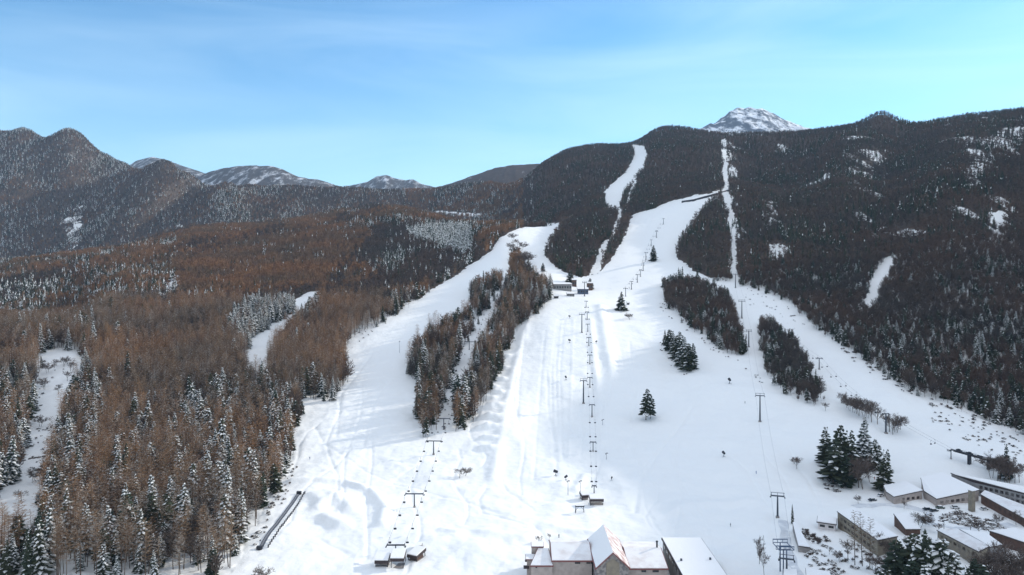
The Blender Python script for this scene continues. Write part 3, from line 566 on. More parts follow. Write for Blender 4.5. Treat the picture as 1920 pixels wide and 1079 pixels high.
def stuff(name, pts, meshes, label, cat):
    """one object: a point per tree, a tree mesh set on each by geometry nodes"""
    me = bpy.data.meshes.new(name); me.vertices.add(len(pts)); me.vertices.foreach_set('co', pts[:, :3].astype(np.float32).ravel())
    a = me.attributes.new('sc', 'FLOAT', 'POINT'); a.data.foreach_set('value', pts[:, 3].astype(np.float32))
    a = me.attributes.new('rz', 'FLOAT', 'POINT'); a.data.foreach_set('value', rng.uniform(0, 6.28, len(pts)).astype(np.float32))
    for nm_ in ('tx', 'ty'): a = me.attributes.new(nm_, 'FLOAT', 'POINT'); a.data.foreach_set('value', rng.normal(0, .045, len(pts)).astype(np.float32))
    a = me.attributes.new('vi', 'INT', 'POINT'); a.data.foreach_set('value', rng.integers(0, len(meshes), len(pts)).astype(np.int32))
    o = bpy.data.objects.new(name, me); COL.objects.link(o)
    g = bpy.data.node_groups.new(name, 'GeometryNodeTree'); g.interface.new_socket('Geometry', in_out='INPUT', socket_type='NodeSocketGeometry'); g.interface.new_socket('Geometry', in_out='OUTPUT', socket_type='NodeSocketGeometry')
    gi = N(g, 'NodeGroupInput'); gout = N(g, 'NodeGroupOutput'); mp_ = N(g, 'GeometryNodeMeshToPoints'); ip = N(g, 'GeometryNodeInstanceOnPoints'); j = N(g, 'GeometryNodeJoinGeometry')
    ip.inputs['Pick Instance'].default_value = True
    for m_ in reversed(meshes):
        po = bpy.data.objects.new('tree_shape', m_); oi = N(g, 'GeometryNodeObjectInfo'); oi.inputs['Object'].default_value = po; oi.inputs['As Instance'].default_value = True; g.links.new(oi.outputs['Geometry'], j.inputs[0])
    def att(nm, ty):
        n = N(g, 'GeometryNodeInputNamedAttribute', data_type=ty); n.inputs['Name'].default_value = nm; return n.outputs['Attribute']
    cx = N(g, 'ShaderNodeCombineXYZ'); g.links.new(att('rz', 'FLOAT'), cx.inputs[2]); g.links.new(att('tx', 'FLOAT'), cx.inputs[0]); g.links.new(att('ty', 'FLOAT'), cx.inputs[1])
    g.links.new(gi.outputs[0], mp_.inputs[0]); g.links.new(mp_.outputs[0], ip.inputs['Points']); g.links.new(j.outputs[0], ip.inputs['Instance']); g.links.new(att('vi', 'INT'), ip.inputs['Instance Index'])
    g.links.new(cx.outputs[0], ip.inputs['Rotation']); g.links.new(att('sc', 'FLOAT'), ip.inputs['Scale']); g.links.new(ip.outputs[0], gout.inputs[0])
    md = o.modifiers.new('trees', 'NODES'); md.node_group = g
    return tag(o, label, cat, kind='stuff')
def joined(tc_, mt, mc):
    t, c = tc_; J = MB(); J.v = t.v+c.v; n = len(t.v); J.f = t.f+[tuple(i+n for i in f) for f in c.f]; k = len(mt); J.m = list(t.m)+[x+k for x in c.m]
    return J.mesh('tree', list(mt)+list(mc))
def region_label(kind, x, y):
    px = x/y*F+960
    if px < 745 or (px < 760 and y > 600):
        py = HOR-F*(float(ground(x, y))-HC)/y; w_ = 'in the middle of the left forest'
        if px < 70: w_ = 'left of the snowy gully'
        elif px < 240: w_ = 'just right of the snowy gully'
        elif px > 390 and py > 840: w_ = 'at the forest edge by the bright run'
        elif py < 800: w_ = 'high in the left forest'
        elif py > 985: w_ = 'at the bottom of the left forest'
    elif px < 1045: w_ = 'in the wooded strip between the two left runs'
    elif px < 1410: w_ = 'in the oval wood beside the slope'
    elif px < 1560 and y < 900: w_ = 'in the narrow wood by the tower line'
    else: w_ = 'along the foot of the right mountainside'
    return w_
SPEC = {'oak': (OAKm, 'broadleaf_tree', 'bare dark broadleaf tree', 'tree'), 'larch': (LARCHm, 'larch_tree', 'bare brown larch', 'tree'), 'sfir': (SFIRm, 'snowy_fir_tree', 'snow-laden fir', 'tree'), 'gfir': (GFIRm, 'fir_tree', 'dark green fir', 'tree')}
def plant(meshes, name, loc, s, rz, label, group=None, cat='tree', parts=True):
    t = empty(name, loc, rz, label=label, cat=cat, group=group); t.scale = (s, s, s); t.rotation_euler = (random.gauss(0, .035), random.gauss(0, .035), rz)
    for nm, m_ in zip(('trunk', 'crown'), meshes):
        o = bpy.data.objects.new(nm, m_); COL.objects.link(o); o.parent = t
    return t
for kk, (ms, nm, adj, cat) in SPEC.items():
    P = PTS[kk]; px = P[:, 0]/P[:, 1]*F+960; py = HOR-F*(P[:, 2]-HC)/P[:, 1]; top = py-24*P[:, 3]*F/P[:, 1]
    infr = (px > 5) & (px < 1915) & (top < 1070) & (top > 0); order = np.argsort(np.where(infr, P[:, 1]/P[:, 3], 1e9)); pick = order[:298 if kk == 'larch' else 280]
    pick = pick[infr[pick]]
    for i in pick:
        v = int(rng.integers(0, len(ms))); w_ = region_label(kk, P[i, 0], P[i, 1]); w0 = 'small ' if P[i, 3] < (.72 if kk != 'oak' else .75) else ('big ' if P[i, 3] > (.95 if kk != 'oak' else .88) else '')
        plant(ms[v], nm, tuple(P[i, :3]), float(P[i, 3]), float(rng.uniform(0, 6.28)), f'{w0}{adj} {w_}', w0+(adj[:-2]+'ches' if adj.endswith('ch') else adj+'s')+' '+w_)
    rest = np.ones(len(P), bool); rest[pick] = False
    src = {'oak': (OAK, [M['bark']], [M['twig_dark']]), 'larch': (LARCH, [M['bark']], [M['twig'], M['twig_frost']]), 'sfir': (SFIR, [M['bark']], [M['needle'], M['tree_snow']]), 'gfir': (GFIR, [M['bark']], [M['needle'], M['tree_snow']])}[kk]
    stuff({'oak': 'broadleaf_forest', 'larch': 'larch_forest', 'sfir': 'snowy_fir_forest', 'gfir': 'fir_forest'}[kk], P[rest], [joined(x, src[1], src[2]) for x in src[0]],
          {'oak': 'dark bare broadleaf woods on the lower right slopes', 'larch': 'mass of bare brown larches covering the nearer wooded slopes', 'sfir': 'snow-laden firs mixed through the nearer forest', 'gfir': 'dark green firs mixed through the nearer forest'}[kk], 'forest')
FB = [mk_far_bare(s, 15).mesh('far_tree', M['twig_far']) for s in (51, 52, 53)]; FDk = [mk_far_bare(s, 13).mesh('far_tree', M['twig_dark']) for s in (54, 55, 56)]
FS = [mk_far_fir(s, 15, .45).mesh('far_fir', [M['needle'], M['tree_snow']]) for s in (61, 62, 63)]; FG = [mk_far_fir(s, 15, .03).mesh('far_fir', [M['needle'], M['tree_snow']]) for s in (64, 65, 66)]
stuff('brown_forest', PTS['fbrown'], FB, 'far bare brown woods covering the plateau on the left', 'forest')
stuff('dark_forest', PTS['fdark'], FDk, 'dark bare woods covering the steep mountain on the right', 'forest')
stuff('far_snowy_forest', PTS['fsfir'], FS, 'frosted conifers on the far left mountains and plateau', 'forest')
stuff('far_fir_forest', PTS['fgfir'], FG, 'dark conifers scattered over the far mountainsides', 'forest')
# ------------------------------------------------------------------ objects
def unproj(px, py, z): D = (HC-z)*F/(py-HOR); return Vector(((px-960)/F*D, D, z))
def col(name, c, **k):
    if name not in M: M[name] = mat(name, c, **k)
    return M[name]
col('wall_cream', (0.44, 0.37, 0.33), noise=(0.6, (0.34, 0.29, 0.26), 0.35, 0.7)); col('wall_grey', (0.30, 0.29, 0.28), noise=(0.5, (0.22, 0.21, 0.21), 0.35, 0.7))
col('wall_brown', (0.13, 0.075, 0.055), noise=(0.8, (0.09, 0.055, 0.045), 0.35, 0.7)); col('wall_tan', (0.27, 0.23, 0.17), noise=(0.5, (0.19, 0.16, 0.13), 0.35, 0.7)); col('wall_white', (0.72, 0.66, 0.64))
col('fascia_red', (0.20, 0.07, 0.065), rough=0.5); col('fascia_dark', (0.05, 0.035, 0.035), rough=0.6); col('roof_pink', (0.45, 0.29, 0.26), rough=0.45, noise=(0.35, (0.80, 0.74, 0.72), 0.40, 0.56))
col('thin_snow', (0.70, 0.65, 0.63), noise=(0.25, (0.84, 0.82, 0.81), 0.30, 0.55)); col('glass', (0.02, 0.025, 0.03), rough=0.15, spec=0.6); col('stone', (0.30, 0.27, 0.25), noise=(1.0, (0.14, 0.13, 0.13), 0.42, 0.6))
col('belt', (0.22, 0.22, 0.24), noise=(1.5, (0.3, 0.3, 0.31), 0.4, 0.7)); col('blue_metal', (0.06, 0.09, 0.15), rough=0.5); col('yellow_green', (0.45, 0.5, 0.08)); col('rubber', (0.02, 0.02, 0.02))
col('rock', (0.10, 0.09, 0.085), noise=(0.9, (0.2, 0.18, 0.16), 0.4, 0.7)); col('concrete', (0.34, 0.31, 0.29), noise=(0.7, (0.22, 0.2, 0.19), 0.4, 0.7))

def pylon(px, yb, yt, arm_px, ang, label, group, style='t', name='lift_pylon'):
    p = hit(px, yb); h = max(3, (yb-yt)*p.y/F); a = arm_px*p.y/F
    t = empty(name, p, ang, label=label, cat='lift tower', group=group); r = max(.16, min(.45, h*.035))
    b = MB(); b.box((0, 0, 0.1), (r*5, r*5, 1.4), taper=.8); b.build('footing', M['concrete'], t)
    b = MB(); b.tube((0, 0, 0), (0, 0, h), r*1.35, r*.85, 10); b.build('mast', M['metal'], t)
    b = MB(); b.box((0, 0, h), (a, .38*max(1, r*3), .42))
    for s in (-1, 1): b.box((s*a*.25, 0, h-.35), (a*.5, .12, .12))
    b.build('crossarm', M['metal'], t)
    for s in (-1, 1):
        b = MB(); x = s*a*.48; b.box((x, 0, h-.15), (.16, 2.6, .34))
        for k in range(5): b.tube((x-.12, -1.1+k*.55, h+.05), (x+.12, -1.1+k*.55, h+.05), .22, .22, 8)
        b.box((x*1.1, 0, h-.75), (.55, 2.2, .07)); 
        for k in (-1, 1): b.tube((x*1.1, k*1.0, h-.75), (x*1.04, k*1.0, h), .04, .04, 4)
        b.build('sheave_train', M['dark'], t)
    if style == 'frame':
        b = MB(); z = h+1.5
        for s in (-1, 1): b.tube((s*a*.46, 0, h), (s*a*.46, 0, z), .12, .1, 5)
        b.box((0, 0, z), (a*1.04, .18, .2)); b.tube((0, 0, h), (0, 0, z), .1, .1, 5); b.build('lifting_frame', M['metal'], t)
    b = MB()
    for s in (-.22, .22): b.tube((s, -r*1.6, .6), (s, -r*1.2, h-.3), .035, .035, 4)
    for k in range(int(h/.5)): b.box((0, -r*1.5, .8+k*.5), (.44, .04, .04))
    b.build('ladder', M['metal'], t)
    ca, sa = math.cos(ang), math.sin(ang)
    return [p+Vector((s*a*.48*ca, s*a*.48*sa, h+.3)) for s in (-1, 1)]
def chair(loc, ang, label, group, cabin=False, proto={}):
    if 'm' not in proto:
        A = MB(); A.tube((0, 0, 0), (0, .25, -1.0), .05, .05, 5); A.tube((0, .25, -1.0), (0, .1, -1.9), .05, .05, 5); A.box((0, 0, .03), (.14, .5, .14)); A.box((0, .1, -1.9), (1.25, .06, .06))
        S = MB(); S.box((0, -.15, -2.55), (1.25, .5, .1)); B = MB(); B.box((0, .12, -2.2), (1.25, .08, .55)); 
        for s in (-.62, .62): S.tube((s, .12, -1.9), (s, -.2, -2.6), .04, .04, 4)
        proto['m'] = (A.mesh('hanger', M['metal']), S.mesh('seat', M['dark']), B.mesh('backrest', M['dark']))
    t = empty('lift_chair', loc, ang, label=label, cat='chair', group=group)
    for n, m_ in zip(('hanger', 'seat', 'backrest'), proto['m']): o = bpy.data.objects.new(n, m_); COL.objects.link(o); o.parent = t
def cable(pts_pairs, label, group, spacing=None, chair_label=None, chair_group=None, r=.035, skip=0, sides=(0, 1)):
    for s in sides:
        b = MB(); acc = spacing*.5 if spacing else 0
        for P, Q in zip(pts_pairs[:-1], pts_pairs[1:]):
            a, c = P[s], Q[s]; L_ = (c-a).length; n = max(3, int(L_/12)); sag = L_*L_/2600.0; pr = None
            for k in range(n+1):
                t = k/n; q_ = a+(c-a)*t-Vector((0, 0, sag*4*t*(1-t)*.5))
                if pr: b.tube(pr, q_, r, r, 4)
                pr = q_
            if spacing:
                d = c-a; an = math.atan2(d.y, d.x)-math.pi/2+(math.pi if s else 0)
                while acc < L_:
                    t = acc/L_
                    if min(acc, L_-acc) > 2.5: chair(a+d*t-Vector((0, 0, sag*2*t*(1-t))), an, chair_label, chair_group)
                    acc += spacing
                acc -= L_
        o = b.build('haul_cable', M['cable']); tag(o, label, 'cable', group)
def line_ang(p, q):
    a, b = hit(*p), hit(*q); return math.atan2((b-a).y, (b-a).x)-math.pi/2
def line_of(spec, labels, group, style='t', name='lift_pylon'):
    R_ = []
    for i, (px, yb, yt, arm) in enumerate(spec):
        j = min(i, len(spec)-2); a = line_ang(spec[j][:2], spec[j+1][:2]); R_.append(pylon(px, yb, yt, arm, a, labels[i], group, style if not isinstance(style, list) else style[i], name))
    return R_
lm_ = lambda n, f: [f(i) for i in range(n)]
A_ = [(742,1047,1022,34),(777,952,926,34),(813,853,827,28),(832,806,785,24),(849,751,729,24),(880,656,641,19),(903,592,581,13)]
AL = ['dark T-shaped lift tower standing behind the three snow-roofed sheds','dark T-shaped lift tower between the snow park mounds and the open run','dark T-shaped lift tower at the lower end of the left wooded strip',
 'T-shaped lift tower in the lane between woods, second from its lower end','T-shaped lift tower in the tree lane, third from its lower end','small T-shaped lift tower high in the snowy lane between the woods','tiny topmost lift tower of the lane between the woods']
pa = line_of(A_, AL, 'towers of the left double chairlift'); cable(pa, 'pair of thin steel lift cables over the left tree lane', 'cables of the left double chairlift', 17, 'small dark chair hanging on the lift of the left tree lane', 'chairs of the left lift')
Bp = [(1094,757,714,12),(1091,624,590,10),(1096,556,530,8)]
pb = line_of(Bp, ['tall thin tower with a flat ring-like head in the middle run','tall thin tower with ring-like head in the upper middle run','tall tower beside the mid-station huts'], 'towers of the quad lift', 'frame')
C_ = [(1114,925,911,8),(1112,847,829,11),(1110,782,759,10),(1106,727,708,9),(1106,683,666,8),(1104,649,633,8),(1102,622,608,7),(1101,600,585,6),(1099,577,565,6)]
CLb = ['short lift tower with forked head right behind the base hut','small T-shaped tower above the base hut, lowest on the open middle run']+['small T-shaped tower in the central row, %s from the bottom' % w_ for w_ in ('third','fourth','fifth','sixth','seventh','eighth')]+['topmost small tower of the central row just below the huts']
pc = line_of(C_, CLb, 'towers of the central pair lift'); cable(pc, 'thin steel cables of the lift in the middle of the run', 'cables of the central lift', 25, 'tiny dark chair hanging on the central lift', 'chairs of the central lift')
D_ = [(1475,1098,1048,26),(1458,971,930,24),(1425,791,742,16),(1404,651,621,10),(1391,597,565,12),(1379,540,515,8),(1371,440,428,5),(1366,360,350,5),(1358,275,268,4)]
DLb = ['lift tower with blue-grey frame beside the bottom station roof','tall dark lift tower with wide framed head near the lodge road','tall dark lift tower with wide head alone on the shaded slope','slender tower in the gap between the two right woods','tower at the upper end of the right lane by the oval wood','tower at the foot of the straight snowy chute','small tower halfway up the straight snowy chute','small tower where the gallery meets the snowy chute','tiny tower at the top of the snowy chute']
pd = line_of(D_, DLb, 'towers of the gondola line', 'frame'); cable(pd, 'thin steel cables of the long gondola line up the chute', 'cables of the gondola line')
E_ = [(1783,861,844,12),(1661,813,776,11),(1536,693,672,11),(1452,620,604,7)]
pe = line_of(E_, ['short T-shaped tower at the end of the long lift terminal','T-shaped lift tower among the bare trees','T-shaped lift tower on the shaded run right of the narrow wood','small lift tower at the upper tip of the narrow wood'], 'towers of the right chairlift'); cable(pe, 'thin cables of the lift on the shaded right run', 'cables of the right chairlift', 24, 'small dark chair hanging over the shaded right run', 'chairs of the right lift')
F_ = [(1173,556,541,8),(1184,543,528,6),(1195,530,515,6),(1201,519,506,5),(1206,508,493,5),(1211,488,474,5),(1221,462,450,4),(1231,446,433,4),(1244,421,410,4)]
pf_ = line_of(F_, ['lowest small pole of the upper slope lift']+['small pole of the upper slope lift, %s from the bottom' % w_ for w_ in ('second','third','fourth','fifth','sixth','seventh','eighth')]+['highest small pole of the upper slope lift'], 'poles of the upper slope lift')
cable(pf_, 'thin cables of the upper slope lift', 'cables of the upper lift', 26, 'tiny chair hanging on the upper slope lift', 'chairs of the upper lift')

# ---- buildings from the corners of their roofs
def window_row(parent, a, b, z0, z1, n, frac=.55, m='glass', out=.06, t0=.06, t1=.94, frame=True):
    a = Vector((a[0], a[1])); b = Vector((b[0], b[1])); d = b-a; L_ = d.length; u = d/L_; nrm = Vector((u.y, -u.x))
    if nrm.dot(-(a+b)/2) < 0: nrm = -nrm
    st = L_*(t1-t0)/n
    for k in range(n):
        c = a+u*(L_*t0+st*(k+.5))+nrm*out*.5; an = math.atan2(u.y, u.x); wd = st*frac
        f = MB(); f.box((c.x, c.y, (z0+z1)/2), (wd+.16, out, z1-z0+.16), an); fo = f.build('window', M['fascia_dark'] if frame else M[m], parent)
        if frame: g_ = MB(); c2 = c+nrm*out*.6; g_.box((c2.x, c2.y, (z0+z1)/2), (wd, out, z1-z0), an); g_.build('pane', M[m], fo)
def roofed(name, corners, label, wall='wall_grey', fascia='fascia_dark', top='roof_snow', inset=.5, base=None, cat='building', thick=.35, snow=.25, group=None, rows=(), chimney=None, over=None):
    """corners: (px, py, height over z=0) of the roof edge, in order; walls drop from it to the ground"""
    P = [unproj(a, b, z) for a, b, z in corners]; c = sum(P, Vector())/len(P); gz = base if base is not None else min(float(ground(p.x, p.y)) for p in P)-1
    t = empty(name, (0, 0, 0), label=label, cat=cat, group=group); o = Vector((c.x, c.y, gz)); t.location = o
    Q = [p-o for p in P]; zq = [p.z for p in Q]; cx = sum(Q, Vector())/len(Q)
    I = [q_+(Vector((cx.x-q_.x, cx.y-q_.y, 0)).normalized())*inset for q_ in Q]
    b = MB(); b.prism([(p.x, p.y) for p in I], 0, [z-thick*.8 for z in zq]); b.build('wall', M[wall], t)
    b = MB(); b.prism([(p.x, p.y) for p in Q], [z-thick for z in zq], zq); r_ = b.build('roof', M[fascia], t)
    J = [q_+(Vector((cx.x-q_.x, cx.y-q_.y, 0)).normalized())*.18 for q_ in Q]
    b = MB(); b.prism([(p.x, p.y) for p in J], [z+.003 for z in zq], [z+snow for z in zq]); b.build('snow_cover', M[top], r_)
    for (i, j, zf0, zf1, n, fr) in rows:
        H_ = min(zq[i], zq[j])-thick; window_row(t, I[i], I[j], H_+zf0, H_+zf1, n, fr)
    return t, Q, o
# lodge ----------------------------------------------------------------
lod = empty('lodge', (30, 285, -1), label='large lodge with steep central gable, red roof edges and snowy wings', cat='building')
def gable(parent, x0, x1, y0, y1, ze, zr, axis, wall, fascia, name='wing', over=.6, th=.4, snow_l='roof_snow', snow_r='roof_snow', sn=.22):
    """coordinates in the world; walls, two roof slopes with snow on them"""
    ox, oy, oz = parent.location
    x0 -= ox; x1 -= ox; y0 -= oy; y1 -= oy; ze -= oz; zr -= oz
    b = MB()
    if axis == 'y':
        xm = (x0+x1)/2; i = over
        for (ya, yb) in ((y0+i, y1-i),):
            sec = [(x0+i, 0), (x1-i, 0), (x1-i, ze), (xm, zr-.3), (x0+i, ze)]
            A = [(x, ya, z) for x, z in sec]; B_ = [(x, yb, z) for x, z in sec]; b.face(A); b.face(B_[::-1])
            for k in range(5): b.face([A[k], B_[k], B_[(k+1) % 5], A[(k+1) % 5]])
        b.build(name, M[wall], parent)
        for s, xe in ((0, x0), (1, x1)):
            b = MB(); q_ = [(xe, y0), (xm, y0), (xm, y1), (xe, y1)] if s == 0 else [(xm, y0), (xe, y0), (xe, y1), (xm, y1)]
            zz = [ze, zr, zr, ze] if s == 0 else [zr, ze, ze, zr]
            b.prism(q_, [z-th for z in zz], zz); r_ = b.build('roof', M[fascia], parent)
            b = MB(); e = .35; q2 = [(q_[0][0]+(e if s == 0 else 0.0), y0+e), (q_[1][0]-(e if s else 0), y0+e), (q_[2][0]-(e if s else 0), y1-e), (q_[3][0]+(e if s == 0 else 0), y1-e)]
            sl = (zr-ze)/(xm-x0); z2 = [ze+sl*e if abs(p[0]-xm) > .1 else zr for p in q2]
            b.prism(q2, [z+.003 for z in z2], [z+sn for z in z2]); b.build('snow_cover', M[snow_l if s == 0 else snow_r], r_)
    else:
        ym = y0+(y1-y0)*.5; i = over
        sec = [(y0+i, 0), (y1-i, 0), (y1-i, ze), (ym, zr-.3), (y0+i, ze)]
        A = [(x0+.3, y, z) for y, z in sec]; B_ = [(x1-.3, y, z) for y, z in sec]; b.face(A[::-1]); b.face(B_)
        for k in range(5): b.face([A[k], A[(k+1) % 5], B_[(k+1) % 5], B_[k]])
        b.build(name, M[wall], parent)
        for s, ye in ((0, y0), (1, y1)):
            b = MB(); q_ = [(x0, ye), (x1, ye), (x1, ym), (x0, ym)] if s == 0 else [(x0, ym), (x1, ym), (x1, ye), (x0, ye)]
            zz = [ze, ze, zr, zr] if s == 0 else [zr, zr, ze, ze]
            b.prism(q_, [z-th for z in zz], zz); r_ = b.build('roof', M[fascia], parent)
            e = .3; sl = (zr-ze)/(ym-y0); b = MB()
            q2 = [(x0+e, ye+e), (x1-e, ye+e), (x1-e, ym), (x0+e, ym)] if s == 0 else [(x0+e, ym), (x1-e, ym), (x1-e, ye-e), (x0+e, ye-e)]
            z2 = [ze+sl*e, ze+sl*e, zr, zr] if s == 0 else [zr, zr, ze+sl*e, ze+sl*e]
            b.prism(q2, [z+.003 for z in z2], [z+sn for z in z2]); b.build('snow_cover', M[snow_l], r_)
gable(lod, 31.0, 44.4, 272.7, 302.5, 10.1, 16.2, 'y', 'stone', 'fascia_red', snow_r='roof_pink')
gable(lod, 15.2, 31.3, 283.0, 305.0, 9.0, 12.0, 'x', 'wall_cream', 'fascia_red', snow_l='thin_snow')
gable(lod, 44.1, 59.3, 276.8, 304.0, 8.5, 11.2, 'x', 'wall_cream', 'fascia_red', snow_l='thin_snow')
lo = lod.location
def lb(name, c, d, m_, parent=lod, **k): b = MB(); b.box((c[0]-lo[0], c[1]-lo[1], c[2]-lo[2]), d, **k); return b.build(name, M[m_], parent)
q_ = [(6.9, 282.0), (16.0, 282.0), (14.6, 292.0), (10.2, 292.0)]
b = MB(); b.prism([(x-lo[0]+(.4 if x < 12 else -.4), y-lo[1]+(.4 if y < 285 else -.4)) for x, y in q_], 0, [8.2, 8.2, 11.2, 11.2]); b.build('annex', M['wall_cream'], lod)
b = MB(); b.prism([(x-lo[0], y-lo[1]) for x, y in q_], [8.1, 8.1, 11.1, 11.1], [8.5, 8.5, 11.5, 11.5]); r_ = b.build('annex_roof', M['fascia_red'], lod)
b = MB(); b.prism([(x-lo[0]+(.25 if x < 12 else -.25), y-lo[1]+(.25 if y < 285 else -.25)) for x, y in q_], [8.6, 8.6, 11.45, 11.45], [8.72, 8.72, 11.6, 11.6]); b.build('snow_cover', M['thin_snow'], r_)
lb('stair_tower', (10.2, 294.6, 5), (4.6, 5, 11.6), 'wall_cream'); lb('tower_roof', (10.2, 294.6, 10.95), (5.1, 5.5, .3), 'fascia_red'); lb('snow_cover', (10.2, 294.6, 11.2), (4.8, 5.2, .2), 'roof_snow')
lb('side_porch', (7.6, 288.8, 4), (3.4, 4.6, 8), 'wall_cream'); lb('porch_roof', (7.4, 288.8, 8.15), (4.2, 5.2, .3), 'fascia_red'); lb('snow_cover', (7.4, 288.8, 8.4), (3.9, 4.9, .2), 'roof_snow')
lb('balcony', (5.6, 285.5, 5.6), (2.2, 3, .2), 'fascia_dark'); lb('balcony', (5.9, 288.5, 6.9), (1.6, 2, .2), 'fascia_dark')
for x, z, w_ in ((25.4, 8.05, 2.1), (29.6, 8.05, 1.5), (30.9, 8.05, .9), (9.4, 6.9, .6)):
    f = lb('window', (x, (283.58 if x > 12 else 282.38), z), (w_, .12, .75), 'fascia_dark'); lb('pane', (x, (283.50 if x > 12 else 282.30), z), (w_*.85, .1, .55), 'glass', f)
for x, w_ in ((50, 1.8), (54.5, 2.4)):
    f = lb('window', (x, 277.36, 7.4), (w_, .12, .75), 'fascia_dark'); lb('pane', (x, 277.28, 7.4), (w_*.85, .1, .55), 'glass', f)
b = MB(); b.prism([(x, y) for x, y in ((-2.4, -.15), (2.4, -.15), (2.4, .15), (-2.4, .15))], -4, [1.2, 1.2, 1.2, 1.2]); b.face([(-2.4, -.15, 1.2), (2.4, -.15, 1.2), (0, -.15, 2.9)]); o = b.build('gable_panel', M['wall_tan'], lod); o.location = (37.7-lo[0], 273.1-lo[1], 11.0-lo[2])
b = MB(); b.tube((57.6-lo[0], 290.6-lo[1], 11.6), (57.6-lo[0], 290.6-lo[1], 14.6), .38, .34, 10); b.tube((57.6-lo[0], 290.6-lo[1], 14.6), (57.6-lo[0], 290.6-lo[1], 14.9), .5, .5, 10); b.build('chimney', M['dark'], lod)
# flat-roofed hall
hal = empty('annex_hall', (71, 281, -1), label='long flat-roofed hall with white snowy roof right of the lodge', cat='building'); lo = hal.location
lb('wall', (71.2, 281.2, 3.6), (15.8, 51.6, 9.4), 'wall_grey', hal); r_ = lb('roof', (71.2, 281.2, 8.55), (16.8, 52.6, .7), 'fascia_dark', hal)
lb('snow_cover', (71.2, 281.2, 9.0), (16.2, 52.0, .3), 'roof_snow', r_)
for k in range(9):
    f = lb('window', (63.26, 260+k*5.4, 6.6), (.1, 3.0, 1.6), 'wall_white' if k % 4 == 2 else 'fascia_dark', hal); lb('pane', (63.19, 260+k*5.4, 6.6), (.08, 2.6, 1.2), 'glass', f)
for y, x in ((283, 65.5), (284, 77)): lb('vent', (x, y, 9.5), (.7, .7, .8), 'metal', hal)

def small_house(px, py, wpx, hpx, depth, label, wall, ang=0, name='mid_station', roof=1.6):
    p = hit(px, py); w_ = wpx*p.y/F; h = hpx*p.y/F; t = empty(name, p, ang, label=label, cat='building')
    b = MB(); b.box((0, depth/2, h/2-.6), (w_, depth, h+1.2)); b.build('wall', M[wall], t)
    b = MB(); q = [(-w_/2-.6, -.8), (w_/2+.6, -.8), (w_/2+.6, depth+.8), (-w_/2-.6, depth+.8)]; b.prism(q, [h+.01, h+.01, h+roof, h+roof], [h+.35, h+.35, h+roof+.35, h+roof+.35]); r_ = b.build('roof', M['fascia_dark'], t)
    q = [(-w_/2-.4, -.6), (w_/2+.4, -.6), (w_/2+.4, depth+.6), (-w_/2-.4, depth+.6)]; b = MB(); b.prism(q, [h+.36, h+.36, h+roof+.35, h+roof+.35], [h+.8, h+.8, h+roof+.8, h+roof+.8]); b.build('snow_cover', M['roof_snow'], r_)
    n = max(2, int(w_/3)); 
    for k in range(n): x = -w_/2+(k+.5)*w_/n; b = MB(); b.box((x, -.04, h*.55), (w_/n*.6, .1, h*.35)); b.build('window', M['glass'], t)
    return t
# hotel and village on the right --------------------------------------
W = 'wall_cream'
roofed('hotel_wing', [(1661,922,3.6),(1656,911,4.2),(1699,902.5,5.6),(1731,920,4.6),(1676,932,3.0)], 'low hotel wing with slanting snowy roof and dark door panels, left end', W, rows=((3, 4, -2.2, -1.0, 5, .5),), base=-1)
roofed('hotel', [(1732,921,4),(1726,896,7),(1766,886,8),(1837,919,5.6),(1756,936,3.4)], 'main hotel block with the broad snow-covered pitched roof', W, rows=((3, 4, -2.4, -1.1, 7, .6),), base=-1)
roofed('long_hotel_wing', [(1824,903.5,6.5),(1782,887,8.5),(1990,926,8.5),(1990,942,6.5)], 'long windowed hotel wing with narrow snowy roof behind the main block', 'wall_grey', rows=((3, 0, -2.4, -1.0, 14, .55), (3, 0, -5.0, -3.7, 14, .55)), base=-1)
roofed('row_house', [(1838,927,4),(1846,920,5),(1960,963,5),(1925,975,3.6)], 'long low building with partly bare snowy roof in front of the hotel wing', 'wall_brown', top='thin_snow', rows=((3, 0, -2.2, -.8, 8, .5),), base=-2)
t, Q, o = roofed('brown_cabin', [(1698,993,3),(1675,963.5,5.4),(1706,962,5.4),(1727,993,3)], 'small brown-walled cabin with one steep snowy roof slope', 'wall_brown', base=-2)
roofed('long_inn', [(1646,1013.5,6.4),(1569,959,6.6),(1603,952,7.2),(1684,1006,6.8)], 'long two-storey inn with yellowish walls behind three tall bare larches', 'wall_tan', rows=((0, 1, -2.3, -1.1, 9, .6), (0, 1, -5.0, -3.9, 9, .6), (0, 3, -2.3, -1.1, 3, .5)), base=-3)
roofed('terrace_house', [(1835,1035,6.5),(1756,994,6.5),(1794,992,8),(1855,1025,8)], 'row house with stepped pinkish thinly snowed roof beside the dark firs', 'wall_tan', top='thin_snow', rows=((0, 1, -2.2, -1.0, 8, .55),), base=-3)
roofed('white_roofed_house', [(1857,1026,7.4),(1799,993,7.6),(1848,999,6.6),(1880,1022,6)], 'house with clean white roof behind the stepped pinkish roof', 'wall_grey', base=-3)
roofed('rounded_roof_house', [(1875,1002,6),(1853,995,6),(1903,991,8),(1940,1006,8),(1940,1024,6)], 'house with rounded snowy roof at the right edge', 'wall_brown', base=-3)
small_house(1550, 994, 30, 12, 5, 'small white-walled hut with snowy roof and little dark windows', 'wall_white', -.45, name='white_hut', roof=.9)
roofed('garage', [(1497,1024,3.2),(1486,980,3.2),(1492,979,3.2),(1518.5,1027,3.2)], 'long half-buried garage with grey end wall and snow-covered roof', 'concrete', base=-2, inset=.15)
